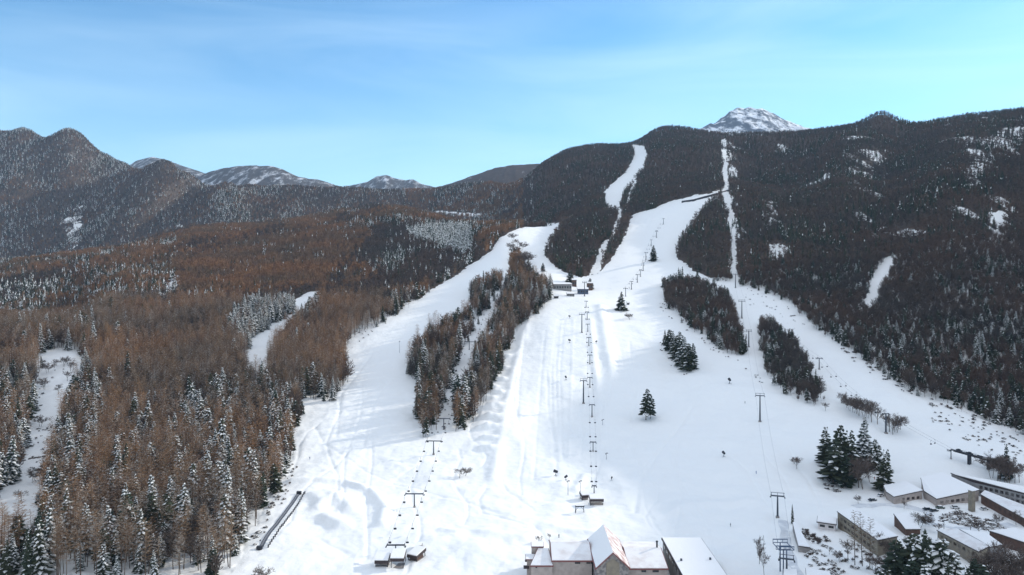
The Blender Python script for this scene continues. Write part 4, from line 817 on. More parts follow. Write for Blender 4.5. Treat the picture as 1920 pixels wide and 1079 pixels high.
roofed('gondola_station', [(1468,1092,6),(1469,1068,6),(1494,1068,6),(1497,1092,6)], 'small bottom station roof under the blue-grey lift frame', 'wall_grey', base=-1, inset=.5)
roofed('flat_shed', [(1512,1090,5),(1510,1065,5),(1556,1073,5),(1562,1090,5)], 'shed with white snowy roof beside the bank of brushwood', 'wall_grey', base=-1)
# beige tower on the hotel front
p = unproj(1822, 956, 0); b = MB(); b.box((0, 0, 4.5), (2.2, 2.2, 10.5)); pt = empty('entrance_tower', p, .3, label='beige pillar tower at the hotel entrance', cat='tower'); b.build('tower_wall', M['wall_tan'], pt); b = MB(); b.box((0, 0, 9.95), (2.6, 2.6, .3)); b.build('tower_cap', M['roof_snow'], pt)
# lift frame at the gondola bottom
p = hit(1475, 1085); p.z = -1; fr = empty('lift_gantry', p, 0, label='blue-grey lattice gantry of crossbars at the bottom of the gondola', cat='gantry')
for k, (yy, zz) in enumerate(((0, 13.2), (3.5, 12.2), (7, 13.6))):
    b = MB(); b.box((0, yy, zz), (6, .3, .3)); b.box((0, yy, zz-1.3), (6, .22, .22))
    for x in (-2.9, -1, 1, 2.9): b.tube((x, yy, zz), (x, yy, zz-1.3), .1, .1, 5)
    b.build('crossbar', M['blue_metal'], fr); b = MB(); b.tube((0, yy, 0), (0, yy, zz-1.3), .3, .22, 8); b.build('post', M['blue_metal'], fr)
for x in (-2.9, 2.9): b = MB(); b.box((x, 3.5, 12), (.2, 7.4, .25)); b.build('side_rail', M['blue_metal'], fr)

# lift sheds -------------------------------------------------------------
def shed(name, px, py, wpx, hpx, depth, label, fascia='fascia_dark', slope=1.0, ang=0.0, cat='shed', floor=True, wall=False):
    p = hit(px, py); w_ = wpx*p.y/F; h = hpx*p.y/F; t = empty(name, p, ang, label=label, cat=cat)
    for sx in (-1, 1):
        for sy in (0, 1): b = MB(); b.tube((sx*(w_/2-.4), sy*depth+.3, -.8), (sx*(w_/2-.4), sy*(depth-.6)+.3, h+sy*slope-.15), .16, .16, 6); b.build('post', M['dark'], t)
    b = MB(); q = [(-w_/2, -.4), (w_/2, -.4), (w_/2, depth+.4), (-w_/2, depth+.4)]; b.prism(q, [h-1.3, h-1.3, h+slope-1.3, h+slope-1.3], [h, h, h+slope, h+slope]); r_ = b.build('roof', M[fascia], t)
    b = MB(); q = [(-w_/2+.12, -.28), (w_/2-.12, -.28), (w_/2-.12, depth+.28), (-w_/2+.12, depth+.28)]; b.prism(q, [h+.004, h+.004, h+slope+.004, h+slope+.004], [h+.4, h+.4, h+slope+.4, h+slope+.4]); b.build('snow_cover', M['roof_snow'], r_)
    if wall: b = MB(); b.box((0, depth*.5, (h-1.3)/2-.2), (w_-1.2, depth*.7, h-1.0)); b.build('cabin', M[wall], t)
    if floor: b = MB(); b.box((0, depth*.5, .1), (w_*.9, depth*.9, .3)); b.build('platform', M['concrete'], t)
    return t
shed('lift_shed', 715.5, 1064, 26, 13, 4.5, 'snow-roofed open lift shed with dark slatted front, left of the three')
shed('lift_shed', 744.5, 1067, 26, 20, 6.5, 'snow-roofed open lift shed on tall posts, middle of the three')
shed('lift_shed', 773, 1053, 22, 12, 6.5, 'lift shed with dark side wall, right of the three, small box behind', ang=-.45, wall='wall_brown')
shed('control_box', 785, 1030, 11, 6, 2.6, 'little snow-roofed box behind the right lift shed', wall='wall_grey', slope=.2)
shed('station_roof', 1119, 948, 26, 12, 5, 'dark-fronted snowy canopy of the central lift on two posts', slope=.6)
shed('operator_hut', 1097, 938, 13, 9, 4, 'small snowy gabled hut left of the central canopy', wall='wall_cream', slope=.8, ang=.2)
p = hit(1087, 962); t = empty('start_gate', p, .05, label='dark goalpost-like gate frame with braced legs below the canopy', cat='gate')
b = MB(); b.box((0, 0, 3.4), (4.6, 1.2, .5)); b.build('beam', M['dark'], t)
for s in (-1, 1):
    b = MB(); b.tube((s*2.1, -.4, -.5), (s*1.9, -.2, 3.2), .16, .14, 6); b.tube((s*2.3, .8, -.5), (s*1.9, .2, 3.2), .12, .12, 6); b.tube((s*2.0, 0, 1.4), (s*.4, 0, 3.2), .08, .08, 5); b.build('leg', M['dark'], t)
b = MB(); b.box((0, 0, 3.75), (4.2, 1.0, .18)); b.build('snow_cover', M['roof_snow'], t)
def lamp(px, yb, yt, label):
    p = hit(px, yb); h = (yb-yt)*p.y/F; t = empty('lamp_post', p, 0, label=label, cat='lamp post'); b = MB(); b.tube((0, 0, -.4), (0, 0, h), .14, .09, 7); b.build('post', M['metal'], t); b = MB(); b.box((.4, -.1, h), (1.2, .5, .3)); b.box((-.5, 0, h-.5), (.5, .4, .5)); b.build('lamp_head', M['dark'], t)
lamp(1088, 935, 902, 'slim lamp post left of the central lift canopy'); lamp(1770, 1012, 976, 'utility pole in the village road by the stepped roof'); lamp(749, 662, 640, 'thin pole on the left run at the edge of the woods'); lamp(1130, 797, 787, 'thin low pole right of the central lift row'); lamp(1137, 862, 850, 'small white-topped pole right of the lowest central tower'); lamp(1065, 929, 902, 'thin bent pole on the bright ramp left of the lift canopy')
def snowgun(px, py, sc, label):
    p = hit(px, py); t = empty('snow_gun', p, random.uniform(0, 3), label=label, cat='snow gun', group='snow guns on the run'); t.scale = (sc,)*3
    b = MB(); b.tube((-.9, 0, 1.9), (.9, 0, 2.3), .55, .7, 12); b.build('barrel', M['dark'], t); b = MB(); b.tube((0, 0, 0), (0, 0, 1.7), .12, .12, 6)
    for k in range(3): b.tube((0, 0, .7), (1.1*math.cos(k*2.1), 1.1*math.sin(k*2.1), -.2), .07, .07, 5)
    b.build('stand', M['metal'], t)
for a in ((1068,597,1.1,'dark snow gun high on the run left of the ring-headed tower'),(1068,643,1.2,'dark snow gun between the two ring-headed towers'),(1061,713,1.2,'dark snow gun left of the lower ring-headed tower'),(1118,644,.9,'dark snow gun right of the central row of towers'),(1042,893,1.3,'dark snow gun at the foot of the groomed tracks'),(1061,901,1.0,'smaller snow gun beside the bent pole'),(1368,720,1.6,'lone dark snow gun on the shaded slope below the oval wood'),(1357,857,1.2,'snow gun in the open below the shaded lift tower'),(1147,901,.7,'tiny dark machine in the shaded hollow right of the lift canopy')): snowgun(*a)
# moving carpet with its line of padded posts
a, c = hit(487, 1031), hit(561, 927); d = (c-a).normalized(); L_ = (c-a).length; an = math.atan2(d.y, d.x)
t = empty('conveyor_lift', a, an, label='grey moving-carpet conveyor lift running up beside the left forest', cat='conveyor lift'); n = 30
b = MB(); s_ = MB(); side = Vector((-d.y, d.x, 0))
pts = [a+(c-a)*k/n for k in range(n+1)]; zs = [float(ground(p.x, p.y))+.25 for p in pts]
for k in range(n):
    x0, x1 = L_*k/n, L_*(k+1)/n; z0, z1 = zs[k]-a.z, zs[k+1]-a.z
    b.prism([(x0, -.45), (x1, -.45), (x1, .6), (x0, .6)], -1, [z0, z1, z1, z0]); 
    for yy in (-.75, .6): s_.prism([(x0, yy), (x1, yy), (x1, yy+.3), (x0, yy+.3)], -1, [z0+.18, z1+.18, z1+.18, z0+.18])
b.build('belt', M['belt'], t); s_.build('side_rail', M['metal'], t)
for k, x in ((0, 0), (1, L_)): b = MB(); b.box((x, .1, zs[0 if k == 0 else -1]-a.z+.5), (1.6, 2.4, 1.5)); b.build('motor_box', M['dark'], t)
for k in range(26):
    p = a+(c-a)*(k+.5)/26-side*3.3; p.z = float(ground(p.x, p.y)); b = MB(); b.box((0, 0, .5), (1.1, .35, 1.4)); b.box((0, 0, 1.25), (.9, .3, .1)); tag(b.build('padded_post', M['dark'], loc=p, rz=an), 'short dark padded post in the row along the moving carpet', 'post', 'padded posts along the conveyor')
# mid station ------------------------------------------------------------
small_house(1055, 545, 34, 11, 11, 'long grey mid-station restaurant with snowy roof', 'wall_grey', .12)
small_house(1093, 552, 20, 9, 8, 'bluish mid-station hut right of the restaurant', 'blue_metal', -.05); small_house(1106, 545, 10, 13, 6, 'dark top terminal of the lift beside the mid-station huts', 'wall_brown', 0); small_house(1070, 556, 14, 4, 5, 'low snow-covered shelter in front of the mid-station', 'wall_grey', 0); small_house(1043, 560, 8, 3.5, 4, 'small dark box at the lip of the middle run', 'fascia_dark', 0, name='machine_box')
small_house(1077, 538, 8, 12, 5, 'narrow hut between the restaurant and the bluish hut', 'wall_brown', 0); small_house(1178, 572, 0.1+4, 3, 3, 'tiny lift hut at the foot of the upper slope lift', 'wall_grey', 0, name='lift_hut')
# gallery across the hillside
P = [hit(1278, 381), hit(1300, 378), hit(1322, 372), hit(1345, 366), hit(1368, 359)]; b = MB(); s_ = MB()
for p, q in zip(P[:-1], P[1:]):
    d = (q-p); nrm = Vector((d.y, -d.x, 0)).normalized()*2.5; b.prism([(p.x, p.y), (q.x, q.y), (q.x-nrm.x, q.y-nrm.y), (p.x-nrm.x, p.y-nrm.y)], [p.z-4, q.z-4, q.z-4, p.z-4], [p.z+4, q.z+4, q.z+4, p.z+4]); s_.prism([(p.x+.2, p.y), (q.x, q.y+.2), (q.x-nrm.x, q.y-nrm.y), (p.x-nrm.x, p.y-nrm.y)], [p.z+4.01, q.z+4.01, q.z+4.01, p.z+4.01], [p.z+4.8, q.z+4.8, q.z+4.8, p.z+4.8])
t = empty('snow_gallery', (0, 0, 0), label='long dark covered gallery crossing the top of the upper slope', cat='gallery'); t.location = P[0]; o = b.build('gallery_wall', M['dark'], t); o.location = -P[0]; o = s_.build('snow_cover', M['roof_snow'], t); o.location = -P[0]
# terminal of the right chairlift
a, c = hit(1788, 862), hit(1868, 887); a.z += 5.5; c.z = a.z-2.0; d = c-a; an = math.atan2(d.y, d.x); L_ = d.length
t = empty('lift_terminal', (a.x, a.y, 0), an, label='long dark beam terminal on two piers at the right chairlift', cat='lift station')
b = MB(); b.prism([(0, -.5), (L_, -.5), (L_, .5), (0, .5)], [a.z-.6, c.z-.6, c.z-.6, a.z-.6], [a.z+.4, c.z+.4, c.z+.4, a.z+.4]); b.prism([(0, 2.6), (L_, 2.6), (L_, 3.6), (0, 3.6)], [a.z-.6, c.z-.6, c.z-.6, a.z-.6], [a.z+.4, c.z+.4, c.z+.4, a.z+.4])
for k in range(9): x = L_*(k+.3)/9; b.box((x, 1.5, a.z+(c.z-a.z)*x/L_+.1), (.3, 4, .3))
b.build('beam', M['dark'], t)
for x in (L_*.35, L_*.8): b = MB(); zz = a.z+(c.z-a.z)*x/L_; b.box((x, 1.5, zz/2-2), (1.4, 2.2, zz+3)); b.build('pier', M['dark'], t)
b = MB(); b.box((L_*.88, 1.5, c.z+1.6), (L_*.34, 7, 1.0), taper=.85); r_ = b.build('hood', M['wall_grey'], t); b = MB(); b.box((L_*.88, 1.5, c.z+2.3), (L_*.29, 6, .4)); b.build('snow_cover', M['roof_snow'], r_)
for k in range(4): b = MB(); x = L_*(.1+k*.13); b.box((x, 1.5, a.z+(c.z-a.z)*x/L_+.9), (1.8, 1.0, .9), taper=.8); b.build('drive_cover', M['roof_snow'] if k % 2 else M['dark'], t)

col('ploughed', (0.62, 0.63, 0.65), noise=(0.25, (0.78, 0.78, 0.78), 0.4, 0.65))
def strip_on_ground(name, pts, wd, m_, lift=.06):
    W = [hit(a, b) for a, b in pts]; b = MB(); Lp = []
    for p, q in zip(W[:-1], W[1:]):
        n = max(2, int((q-p).length/2.5)); Lp += [p+(q-p)*(i/n) for i in range(n)]
    Lp.append(W[-1]); rows = []
    for i, p in enumerate(Lp):
        d = (Lp[min(i+1, len(Lp)-1)]-Lp[max(i-1, 0)]); d.z = 0; d.normalize(); nn = Vector((-d.y, d.x, 0)); w_ = wd*(.9+.2*math.sin(i*.7)); rows.append([Vector((x, y, float(ground(x, y))+lift)) for x, y in ((p.x+nn.x*w_*k/4, p.y+nn.y*w_*k/4) for k in range(-2, 3))])
    for a, c in zip(rows[:-1], rows[1:]):
        for k in range(4): b.face([a[k], a[k+1], c[k+1], c[k]])
    return tag(b.build(name, M[m_]), kind='structure')
strip_on_ground('village_road', [(1600,950),(1650,946),(1700,950),(1745,962),(1735,980),(1790,992),(1850,990),(1900,984)], 5.5, 'ploughed')
strip_on_ground('village_road', [(1468,975),(1474,1020),(1486,1060),(1500,1079)], 4.5, 'ploughed')
# cars -------------------------------------------------------------------
def car(px, py, z, ang, paint, label, snowy=False):
    p = unproj(px, py, z); p.z = float(ground(p.x, p.y)); t = empty('parked_car', p, ang, label=label, cat='car', group='cars parked by the hotel')
    b = MB(); b.prism([(-2.2, -.85), (2.1, -.85), (2.2, 0), (2.1, .85), (-2.2, .85)], .35, [.85, .8, .78, .8, .85]); b.build('body', M[paint], t)
    b = MB(); b.box((-.2, 0, 1.12), (2.5, 1.55, .58), taper=.8); b.build('windows', M['glass'], t); b = MB(); b.box((-.2, 0, 1.46), (1.95, 1.2, .1 if not snowy else .22)); b.build('car_roof', M['roof_snow'] if snowy else M[paint], t)
    for x in (-1.35, 1.35):
        for y in (-.8, .8): b = MB(); b.tube((x, y-.1, .33), (x, y+.1, .33), .33, .33, 12); b.build('wheel', M['rubber'], t)
    if snowy: b = MB(); b.box((1.55, 0, .88), (1.0, 1.5, .14)); b.build('snow_cover', M['roof_snow'], t)
col('paint_white', (0.75, 0.75, 0.75), rough=.3); col('paint_dark', (0.03, 0.04, 0.05), rough=.3); col('paint_green', (0.08, 0.12, 0.09), rough=.3)
for a in ((1739,952,0,.1,'paint_dark','snow-covered dark car left in the row before the hotel',True),(1751,955,0,.1,'paint_dark','dark car next in the row before the hotel',True),(1763,951,0,.05,'paint_green','dark green car in the row behind the others',True),(1791,951,0,-.05,'paint_white','white car near the beige entrance tower',False),(1636,936,0,.2,'paint_dark','dark car alone left of the low hotel wing',True),(1651,929,0,.5,'paint_white','pale car by the corner of the low hotel wing',True),(1845,953,0,.2,'paint_white','white car half hidden behind the entrance tower',True)): car(*a)

# people -----------------------------------------------------------------
col('jacket_red', (0.30, 0.04, 0.04)); col('jacket_blue', (0.05, 0.09, 0.25)); col('jacket_black', (0.03, 0.03, 0.035)); col('skin', (0.5, 0.32, 0.24))
def person(px, py, ang, jacket, label, ski=True):
    p = hit(px, py); me = bpy.data.meshes.new('person')
    V = [(0,0,.95),(0,0,1.2),(0,.02,1.42),(0,.03,1.52),(0,.06,1.64),(0,.06,1.76),(.1,0,.9),(.13,.1,.5),(.14,0,.08),(.14,.16,.03),(-.1,0,.9),(-.13,.06,.5),(-.14,-.04,.08),(-.14,.14,.03),(.2,.02,1.4),(.32,.1,1.15),(.3,.34,1.02),(-.2,.02,1.4),(-.32,.1,1.15),(-.3,.34,1.02)]
    E = [(0,1),(1,2),(2,3),(3,4),(4,5),(0,6),(6,7),(7,8),(8,9),(0,10),(10,11),(11,12),(12,13),(2,14),(14,15),(15,16),(2,17),(17,18),(18,19)]
    Rd = [.16,.15,.17,.07,.11,.09,.11,.08,.07,.05,.11,.08,.07,.05,.09,.065,.045,.09,.065,.045]
    me.from_pydata(V, E, []); o = bpy.data.objects.new('person', me); COL.objects.link(o); o.location = p; o.rotation_euler.z = ang
    md = o.modifiers.new('skin', 'SKIN'); o.modifiers.new('sub', 'SUBSURF').levels = 1
    for i, r in enumerate(Rd): me.skin_vertices[0].data[i].radius = (r, r)
    me.skin_vertices[0].data[0].use_root = True; me.materials.append(M[jacket]); tag(o, label, 'person')
    b = MB(); b.tube((0, .05, 1.66), (0, .05, 1.82), .125, .09, 10); b.build('helmet', M['dark'], o)
    if ski:
        for s in (-.14, .14): b = MB(); b.box((s, .1, .0), (.1, 1.7, .04)); tag(b.build('ski', M['dark'], loc=p, rz=ang), 'ski under the feet of the skier in the %s' % (label.split(' in ')[-1]), 'ski', 'skis of the skier '+label.split(' in ')[-1])
person(1048, 1009, .4, 'jacket_black', 'person in dark clothes standing on the snow behind the lodge', False); person(1370, 988, 1, 'jacket_black', 'person in black on the open snow right of the hall', False); person(1418, 889, 2, 'jacket_blue', 'person in blue walking below the shaded slope', False); person(1640, 900, 0, 'jacket_red', 'person in red near the big firs', False)
person(581, 862, 2.6, 'jacket_blue', 'person in blue jacket at the left forest edge', False); person(1397, 757, 2, 'jacket_black', 'person in black jacket left of the shaded lift tower', False)

# single trees -------------------------------------------------------------
def tree_at(meshset, hm, px, yb, yt, label, name='fir_tree', group=None, v=None, below=False, wide=1.0):
    p = hit(px, yb) if not below else unproj(px, yb, 0); h = (yb-yt)*p.y/F; i = v if v is not None else random.randrange(len(meshset)); s = h/hm[i]
    t = plant(meshset[i], name, tuple(p), s, random.uniform(0, 6.28), label, group); t.scale = (s*wide, s*wide, s); return t
hG, hS, hL, hB = (23, 20, 25, 21, 22, 22), (24, 21, 26, 17, 20, 23), (25, 23, 27, 22), (17, 15, 14)
tree_at(GFIRm, hG, 1211, 788, 729, 'lone dark green fir on the bright slope, taller of the pair', wide=1.15, v=5); tree_at(GFIRm, hG, 1220, 785, 741, 'smaller fir leaning against the taller lone fir', wide=1.1, v=5)
tree_at(GFIRm, hG, 1165, 582, 547, 'dark fir alone on the slope right of the mid-station', wide=1.7, v=1); tree_at(BAREm, hB, 1181, 600, 584, 'round dark bush-like tree below the lone fir', 'bare_tree', wide=1.6); tree_at(GFIRm, hG, 1225, 490, 460, 'dark conifer high on the upper slope lift line', wide=1.6)
tree_at(GFIRm, hG, 1068, 530, 507, 'dark fir behind the mid-station restaurant', wide=1.5); tree_at(GFIRm, hG, 1108, 543, 522, 'dark fir beside the mid-station terminal', wide=1.5); tree_at(GFIRm, hG, 1018, 509, 493, 'small dark tree alone left of the mid-station', wide=1.8)
tree_at(BAREm, hB, 990, 500, 462, 'round bare tree at the top of the wooded strip', 'bare_tree', wide=1.5); tree_at(BAREm, hB, 1024, 552, 520, 'round bare tree left of the mid-station restaurant', 'bare_tree', wide=1.2)
for i, (x, yb, yt) in enumerate([(1247,648,619),(1255,656,618),(1263,664,621),(1274,663,622),(1268,674,630),(1279,686,634),(1288,696,644),(1299,692,644),(1284,676,632),(1293,682,650)]):
    tree_at(SFIRm if i % 3 == 2 else GFIRm, hS if i % 3 == 2 else hG, x, yb, yt, ('snow-dusted' if i % 3 == 2 else 'dark')+' fir of the oval clump on the slope, '+('leftmost','second from left, at the top','third from left','tall one in the top middle','in the lower middle','front one right of the middle','frontmost at the bottom','rightmost','in the centre of the right half','between the two rightmost')[i], 'snowy_fir_tree' if i % 3 == 2 else 'fir_tree', group='firs of the oval clump on the slope', wide=1.35)
for x, yb, yt, wd, l in [(1552,870,800,1.8,'dense dark fir at the left edge of the big grove'),(1572,895,797,1.7,'tallest dense dark fir in the middle of the big grove'),(1592,900,806,1.6,'dark fir right of the tallest one in the big grove'),(1562,908,835,1.8,'low spreading dark fir at the front of the big grove'),(1580,912,850,1.6,'short dark fir at the front foot of the big grove'),(1655,918,842,1.5,'separate dark green fir on a bare trunk right of the big grove')]:
    tree_at(GFIRm, hG, x, yb, yt, l, wide=wd)
tree_at(SFIRm, hS, 1619, 868, 784, 'snow-dusted fir rising behind the big grove', 'snowy_fir_tree', wide=1.4); tree_at(SFIRm, hS, 1640, 880, 822, 'smaller snow-dusted fir right of the big grove', 'snowy_fir_tree', wide=1.3)
for x, yb, yt in [(962,452,432),(970,462,440),(978,470,448),(968,480,455),(985,486,462),(992,495,470),(955,470,450)]: tree_at(BAREm, hB, x, yb, yt, 'bare round tree at the top end of the wooded strip', 'bare_tree', 'bare trees at the top of the wooded strip', wide=1.3)
for x, yb, yt in [(88,700,672),(102,690,664),(118,688,662),(132,696,668),(84,730,700),(126,715,690),(60,905,868),(95,860,830),(40,940,905),(76,800,770),(110,740,715),(30,1000,950)]: tree_at(BAREm, hB, x, yb, yt, 'bare scrubby tree standing in the snowy gully', 'bare_tree', 'bare trees in the snowy gully', wide=1.2)
for x, yb, yt in [(1610,915,840),(1620,918,850),(1632,905,855),(1603,905,830)]: tree_at(BAREm, hB, x, yb, yt, 'bare grey tree at the right foot of the big grove', 'bare_tree', 'bare trees at the foot of the grove')
for x, yb, yt in [(1576,757,728),(1588,765,730),(1600,775,733),(1612,780,735),(1622,786,735),(1634,792,740),(1645,796,745),(1594,770,738),(1606,776,742),(1628,785,748),(1585,760,733)]: tree_at(BAREm, hB, x, yb, yt, 'bare tree of the slanting row on the shaded run', 'bare_tree', 'bare trees in the slanting row', wide=1.1)
for x, yb, yt in [(1668,810,768),(1680,812,768),(1688,806,772),(1674,815,775)]: tree_at(BAREm, hB, x, yb, yt, 'spreading bare tree at the lower end of the slanting row', 'bare_tree', 'spreading bare trees below the row', wide=1.3)
for x, yb, yt, l in [(1548,771,750,'small round dark bush-like tree under the narrow wood'),(862,897,868,'left bare bush-like tree on the bright lower run'),(872,893,870,'right bare bush-like tree on the bright lower run'),(1494,880,850,'faint bare sapling left of the big grove'),(1488,870,852,'tiny bare sapling left of the big grove')]: tree_at(BAREm, hB, x, yb, yt, l, 'bare_tree', wide=1.3)
for x, yb, yt in [(1868,903,840),(1875,906,836),(1893,908,845),(1903,906,850),(1882,908,842),(1860,898,838),(1911,905,858)]: tree_at(BAREm, hB, x, yb, yt, 'tall bare tree in the clump beside the lift terminal', 'bare_tree', 'bare trees beside the lift terminal')
tree_at(GFIRm, hG, 1886, 900, 832, 'dark fir among bare trees beside the lift terminal', wide=1.1)
for x, yb, yt, l in [(1603,1060,957,'leftmost of three tall bare larches before the inn'),(1617,1062,960,'middle of three tall bare larches before the inn'),(1631,1066,970,'right one of three tall bare larches before the inn')]: tree_at([LARCHm[1]], (23,), x, yb, yt, l, 'larch_tree', wide=.8)
for x, yb, yt, l in [(1424,1058,992,'slender grey birch left in the pair by the bottom lift tower'),(1433,1082,1010,'slender grey birch right in the pair by the bottom lift tower')]: tree_at([BAREm[1]], (15,), x, yb, yt, l, 'birch_tree', wide=.55)
tree_at(GFIRm, hG, 1486, 982, 946, 'thin dark sapling at the back corner of the garage', wide=.5)
tree_at([BAREm[0]], (17,), 1010, 1018, 995, 'small bare tree behind the left end of the lodge', 'bare_tree'); tree_at([BAREm[1]], (15,), 1030, 1012, 997, 'small bare tree behind the lodge, right of its twin', 'bare_tree'); tree_at([BAREm[2]], (14,), 490, 1090, 1050, 'pale bare bush at the bottom left edge of the run', 'bare_tree', wide=1.3)
for x, yb, yt, wd, l, sn in [(1690,1105,1012,1.4,'dark round fir at the bottom, left of the village group',0),(1720,1112,1000,1.5,'black-green fir at the bottom before the stepped roof',0),(1763,1115,1008,1.6,'snow-laden fir at the bottom in the village group',1),(1744,1118,992,1.3,'tallest dark fir behind the snow-laden one at the bottom',0),(1826,1125,1048,1.7,'dark fir low at the bottom right',0),(1790,1128,1040,1.5,'snow-dusted fir at the bottom right of the stepped house',1),(1706,1128,1050,1.5,'lower dark fir in front of the village group',0)]: tree_at(SFIRm if sn else GFIRm, hS if sn else hG, x, yb, yt, l, 'snowy_fir_tree' if sn else 'fir_tree', wide=wd, below=True)
for i, (x, yb, yt, sn) in enumerate([(1672,1130,1062,0),(1735,1135,1058,1),(1775,1138,1050,0),(1806,1135,1062,0),(1845,1138,1060,0),(1655,1140,1072,0)]): tree_at(SFIRm if sn else GFIRm, hS if sn else hG, x, yb, yt, 'low fir in the front row of conifers cut by the bottom edge', 'snowy_fir_tree' if sn else 'fir_tree', 'front row of conifers at the bottom right', wide=1.5, below=True)
for x, yb, yt in [(1850,1110,1010),(1868,1105,1005),(1885,1110,1000),(1900,1112,1005),(1915,1108,1010),(1876,1120,1030),(1905,1125,1030),(1862,1125,1045)]: tree_at(BAREm, hB, x, yb, yt, 'big spreading bare tree in the bottom right corner', 'bare_tree', 'bare trees in the bottom right corner', below=True, wide=1.2)
for x, yb, yt, l in [(1722,993,952,'rounded bare tree beside the brown cabin'),(1735,985,962,'small bare tree behind the brown cabin'),(1760,1000,975,'bare shrub-like tree at the end of the stepped roof')]: tree_at(BAREm, hB, x, yb, yt, l, 'bare_tree', wide=1.4)
for k, (x, yb, yt) in enumerate([(1650,1040,990),(1662,1052,1000),(1680,1045,1005),(1700,1035,1000),(1590,1050,1000),(1640,1075,1030),(1672,1078,1030),(1740,1030,1000),(1555,1040,1015),(1575,1055,1025),(1820,1000,965),(1838,1004,968),(1870,985,955),(1800,975,950),(1695,955,935),(1610,945,925),(1905,985,950)]): tree_at(BAREm, hB, x, yb, yt, 'small bare tree among the village houses', 'bare_tree', 'bare trees among the village houses')
# bushes -------------------------------------------------------------------
def snowy_bush(name, seed):
    random.seed(seed); b = MB()
    for k in range(26):
        a = random.uniform(0, 6.28); r = random.uniform(0, 1.1); c = Vector((r*math.cos(a), r*math.sin(a)*.8, random.uniform(.1, .7)*(1.3-r*.6))); s = random.uniform(.25, .5); e = Vector((random.uniform(-1, 1), random.uniform(-1, 1), 0)).normalized()
        b.face([c+e*s, c+Vector((-e.y, e.x, .2))*s, c-e*s, c+Vector((e.y, -e.x, -.1))*s], 1 if k % 4 else 0); b.face([c+e*s*.6, c-e*s*.9, Vector((c.x, c.y, -.2))], 0)
    return b.mesh(name, [M['twig_dark'], M['tree_snow']])
BUSH = [snowy_bush('snowy_bush', s) for s in (5, 6, 7)]
def bushes(poly, n, s0, s1, label, group, sparse=.75, seed=1):
    r = random.Random(seed); xs = [p[0] for p in poly]; ys = [p[1] for p in poly]; c = 0; tries = 0
    while c < n and tries < 5000:
        tries += 1; x, y = r.uniform(min(xs), max(xs)), r.uniform(min(ys), max(ys))
        if not bool(inpoly(poly, np.array([x]), np.array([y]))[0]): continue
        p = hit(x, y); w_ = r.random() < sparse; m_ = r.choice(SHRUBm) if w_ else r.choice(BUSH); o = bpy.data.objects.new('shrub' if w_ else 'snowy_bush', m_); COL.objects.link(o); s = r.uniform(s0, s1)*(.26 if w_ else .8)
        o.location = p; o.rotation_euler.z = r.uniform(0, 6); o.scale = (s*1.2, s*1.2, s); tag(o, label, 'bush', group); c += 1
bushes([(1740,755),(1850,800),(1930,835),(1930,880),(1860,850),(1780,810),(1745,790)], 80, .7, 1.7, 'small dark bush poking out of the snow on the scrubby right bank', 'bushes on the scrubby right bank', .6, 1)
bushes([(1395,540),(1440,553),(1490,585),(1510,612),(1480,600),(1430,590),(1400,575)], 30, .7, 1.5, 'tiny brown bush on the snow at the top of the right run', 'bushes at the top of the right run', .7, 2)
bushes([(1738,962),(1800,962),(1860,975),(1890,990),(1870,1000),(1800,985),(1740,975)], 80, 1.1, 1.7, 'snow-topped bush of the hedge bank along the village road', 'hedge bank bushes', .15, 3)
bushes([(1512,1030),(1530,1028),(1590,1079),(1560,1079),(1515,1060)], 45, 1.0, 1.5, 'snow-topped bush on the bank beside the garage', 'bushes on the garage bank', .3, 4)
bushes([(1495,985),(1520,1000),(1560,1015),(1560,1028),(1525,1022),(1505,1005)], 40, 1.0, 2.0, 'brown bush on the slope behind the garage', 'bushes behind the garage', .8, 5)
bushes([(1540,885),(1560,883),(1590,905),(1585,922),(1550,920),(1540,900)], 22, 1.4, 2.2, 'snow-covered bush heaped at the foot of the big grove', 'bushes at the foot of the grove', .1, 6)
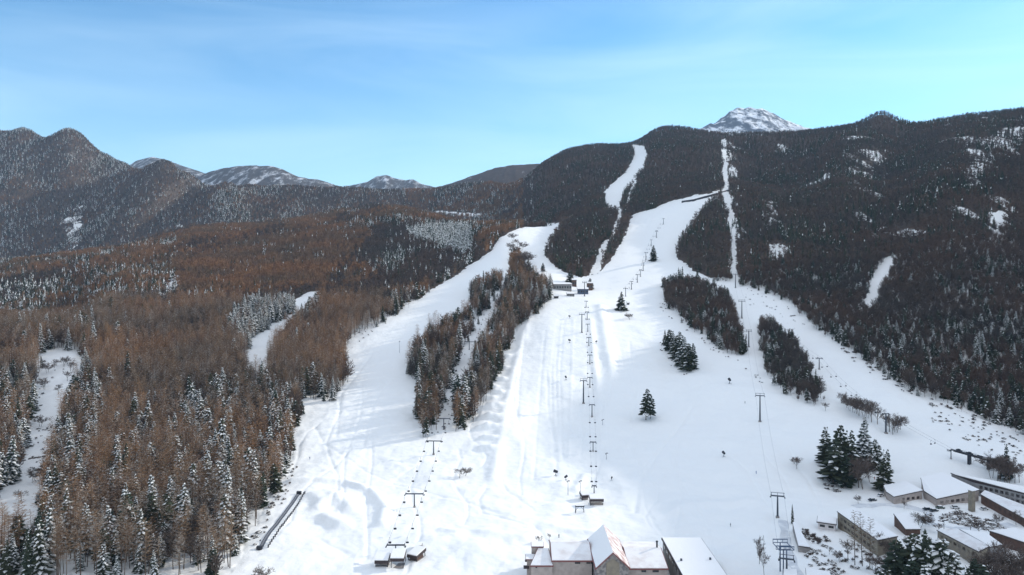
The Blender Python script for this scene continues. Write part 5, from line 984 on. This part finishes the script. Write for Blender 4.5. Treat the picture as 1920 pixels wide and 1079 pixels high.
bushes([(1560,645),(1600,660),(1660,700),(1720,735),(1800,760),(1910,805),(1910,818),(1800,778),(1715,750),(1650,715),(1600,678)], 55, 1.0, 2.2, 'snowy bush along the foot of the right mountain forest', 'bushes at the forest foot', .45, 7)
bushes([(1235,640),(1250,650),(1275,690),(1300,705),(1290,712),(1260,695),(1240,665)], 14, .8, 1.4, 'small bush below the oval fir clump', 'bushes below the fir clump', .8, 8)
bushes([(1235,560),(1260,585),(1310,620),(1350,660),(1400,680),(1440,715),(1430,722),(1390,690),(1340,668),(1290,625),(1240,585)], 36, .8, 1.7, 'bush on the snow under the edge of the oval wood', 'bushes under the oval wood', .7, 9)
bushes([(470,1010),(520,920),(548,870),(560,870),(535,935),(480,1030)], 45, .8, 1.6, 'small bush in the snow along the left forest edge', 'bushes along the left forest edge', .7, 10)
bushes([(60,680),(140,670),(140,700),(90,720),(70,790),(110,800),(90,880),(40,900),(30,980),(60,700)], 70, .8, 1.8, 'small bush in the snowy gully at far left', 'bushes in the left gully', .7, 11)
bushes([(640,650),(650,620),(700,612),(760,578),(765,585),(700,622),(655,660)], 24, .8, 1.6, 'small bush on the bank at the top of the left run', 'bushes on the bank of the left run', .7, 12)
bushes([(835,720),(850,700),(870,660),(890,640),(885,665),(860,720),(840,800),(815,830),(820,780)], 24, .8, 1.5, 'small bush in the tree lane below the left lift', 'bushes in the tree lane', .7, 13)
bushes([(1640,990),(1700,1000),(1750,1040),(1700,1079),(1600,1079),(1560,1050),(1600,1030)], 60, 1.0, 2.0, 'bush on the snowy ground before the long inn', 'bushes before the inn', .5, 14)
# open stream in the left gully
p = hit(60, 862); b = MB(); random.seed(3)
for k in range(12): q = p+Vector((k*2.4-14, random.uniform(-1.5, 1.5)+k*.9-4, 0)); b.box((q.x-p.x, q.y-p.y, float(ground(q.x, q.y))-p.z+.2), (2.8, 1.8, .9), random.uniform(0, 3), taper=.7)
tag(b.build('dark_rocks', M['rock'], loc=p), 'dark bare rocks across the snowy gully at far left', 'rocks')
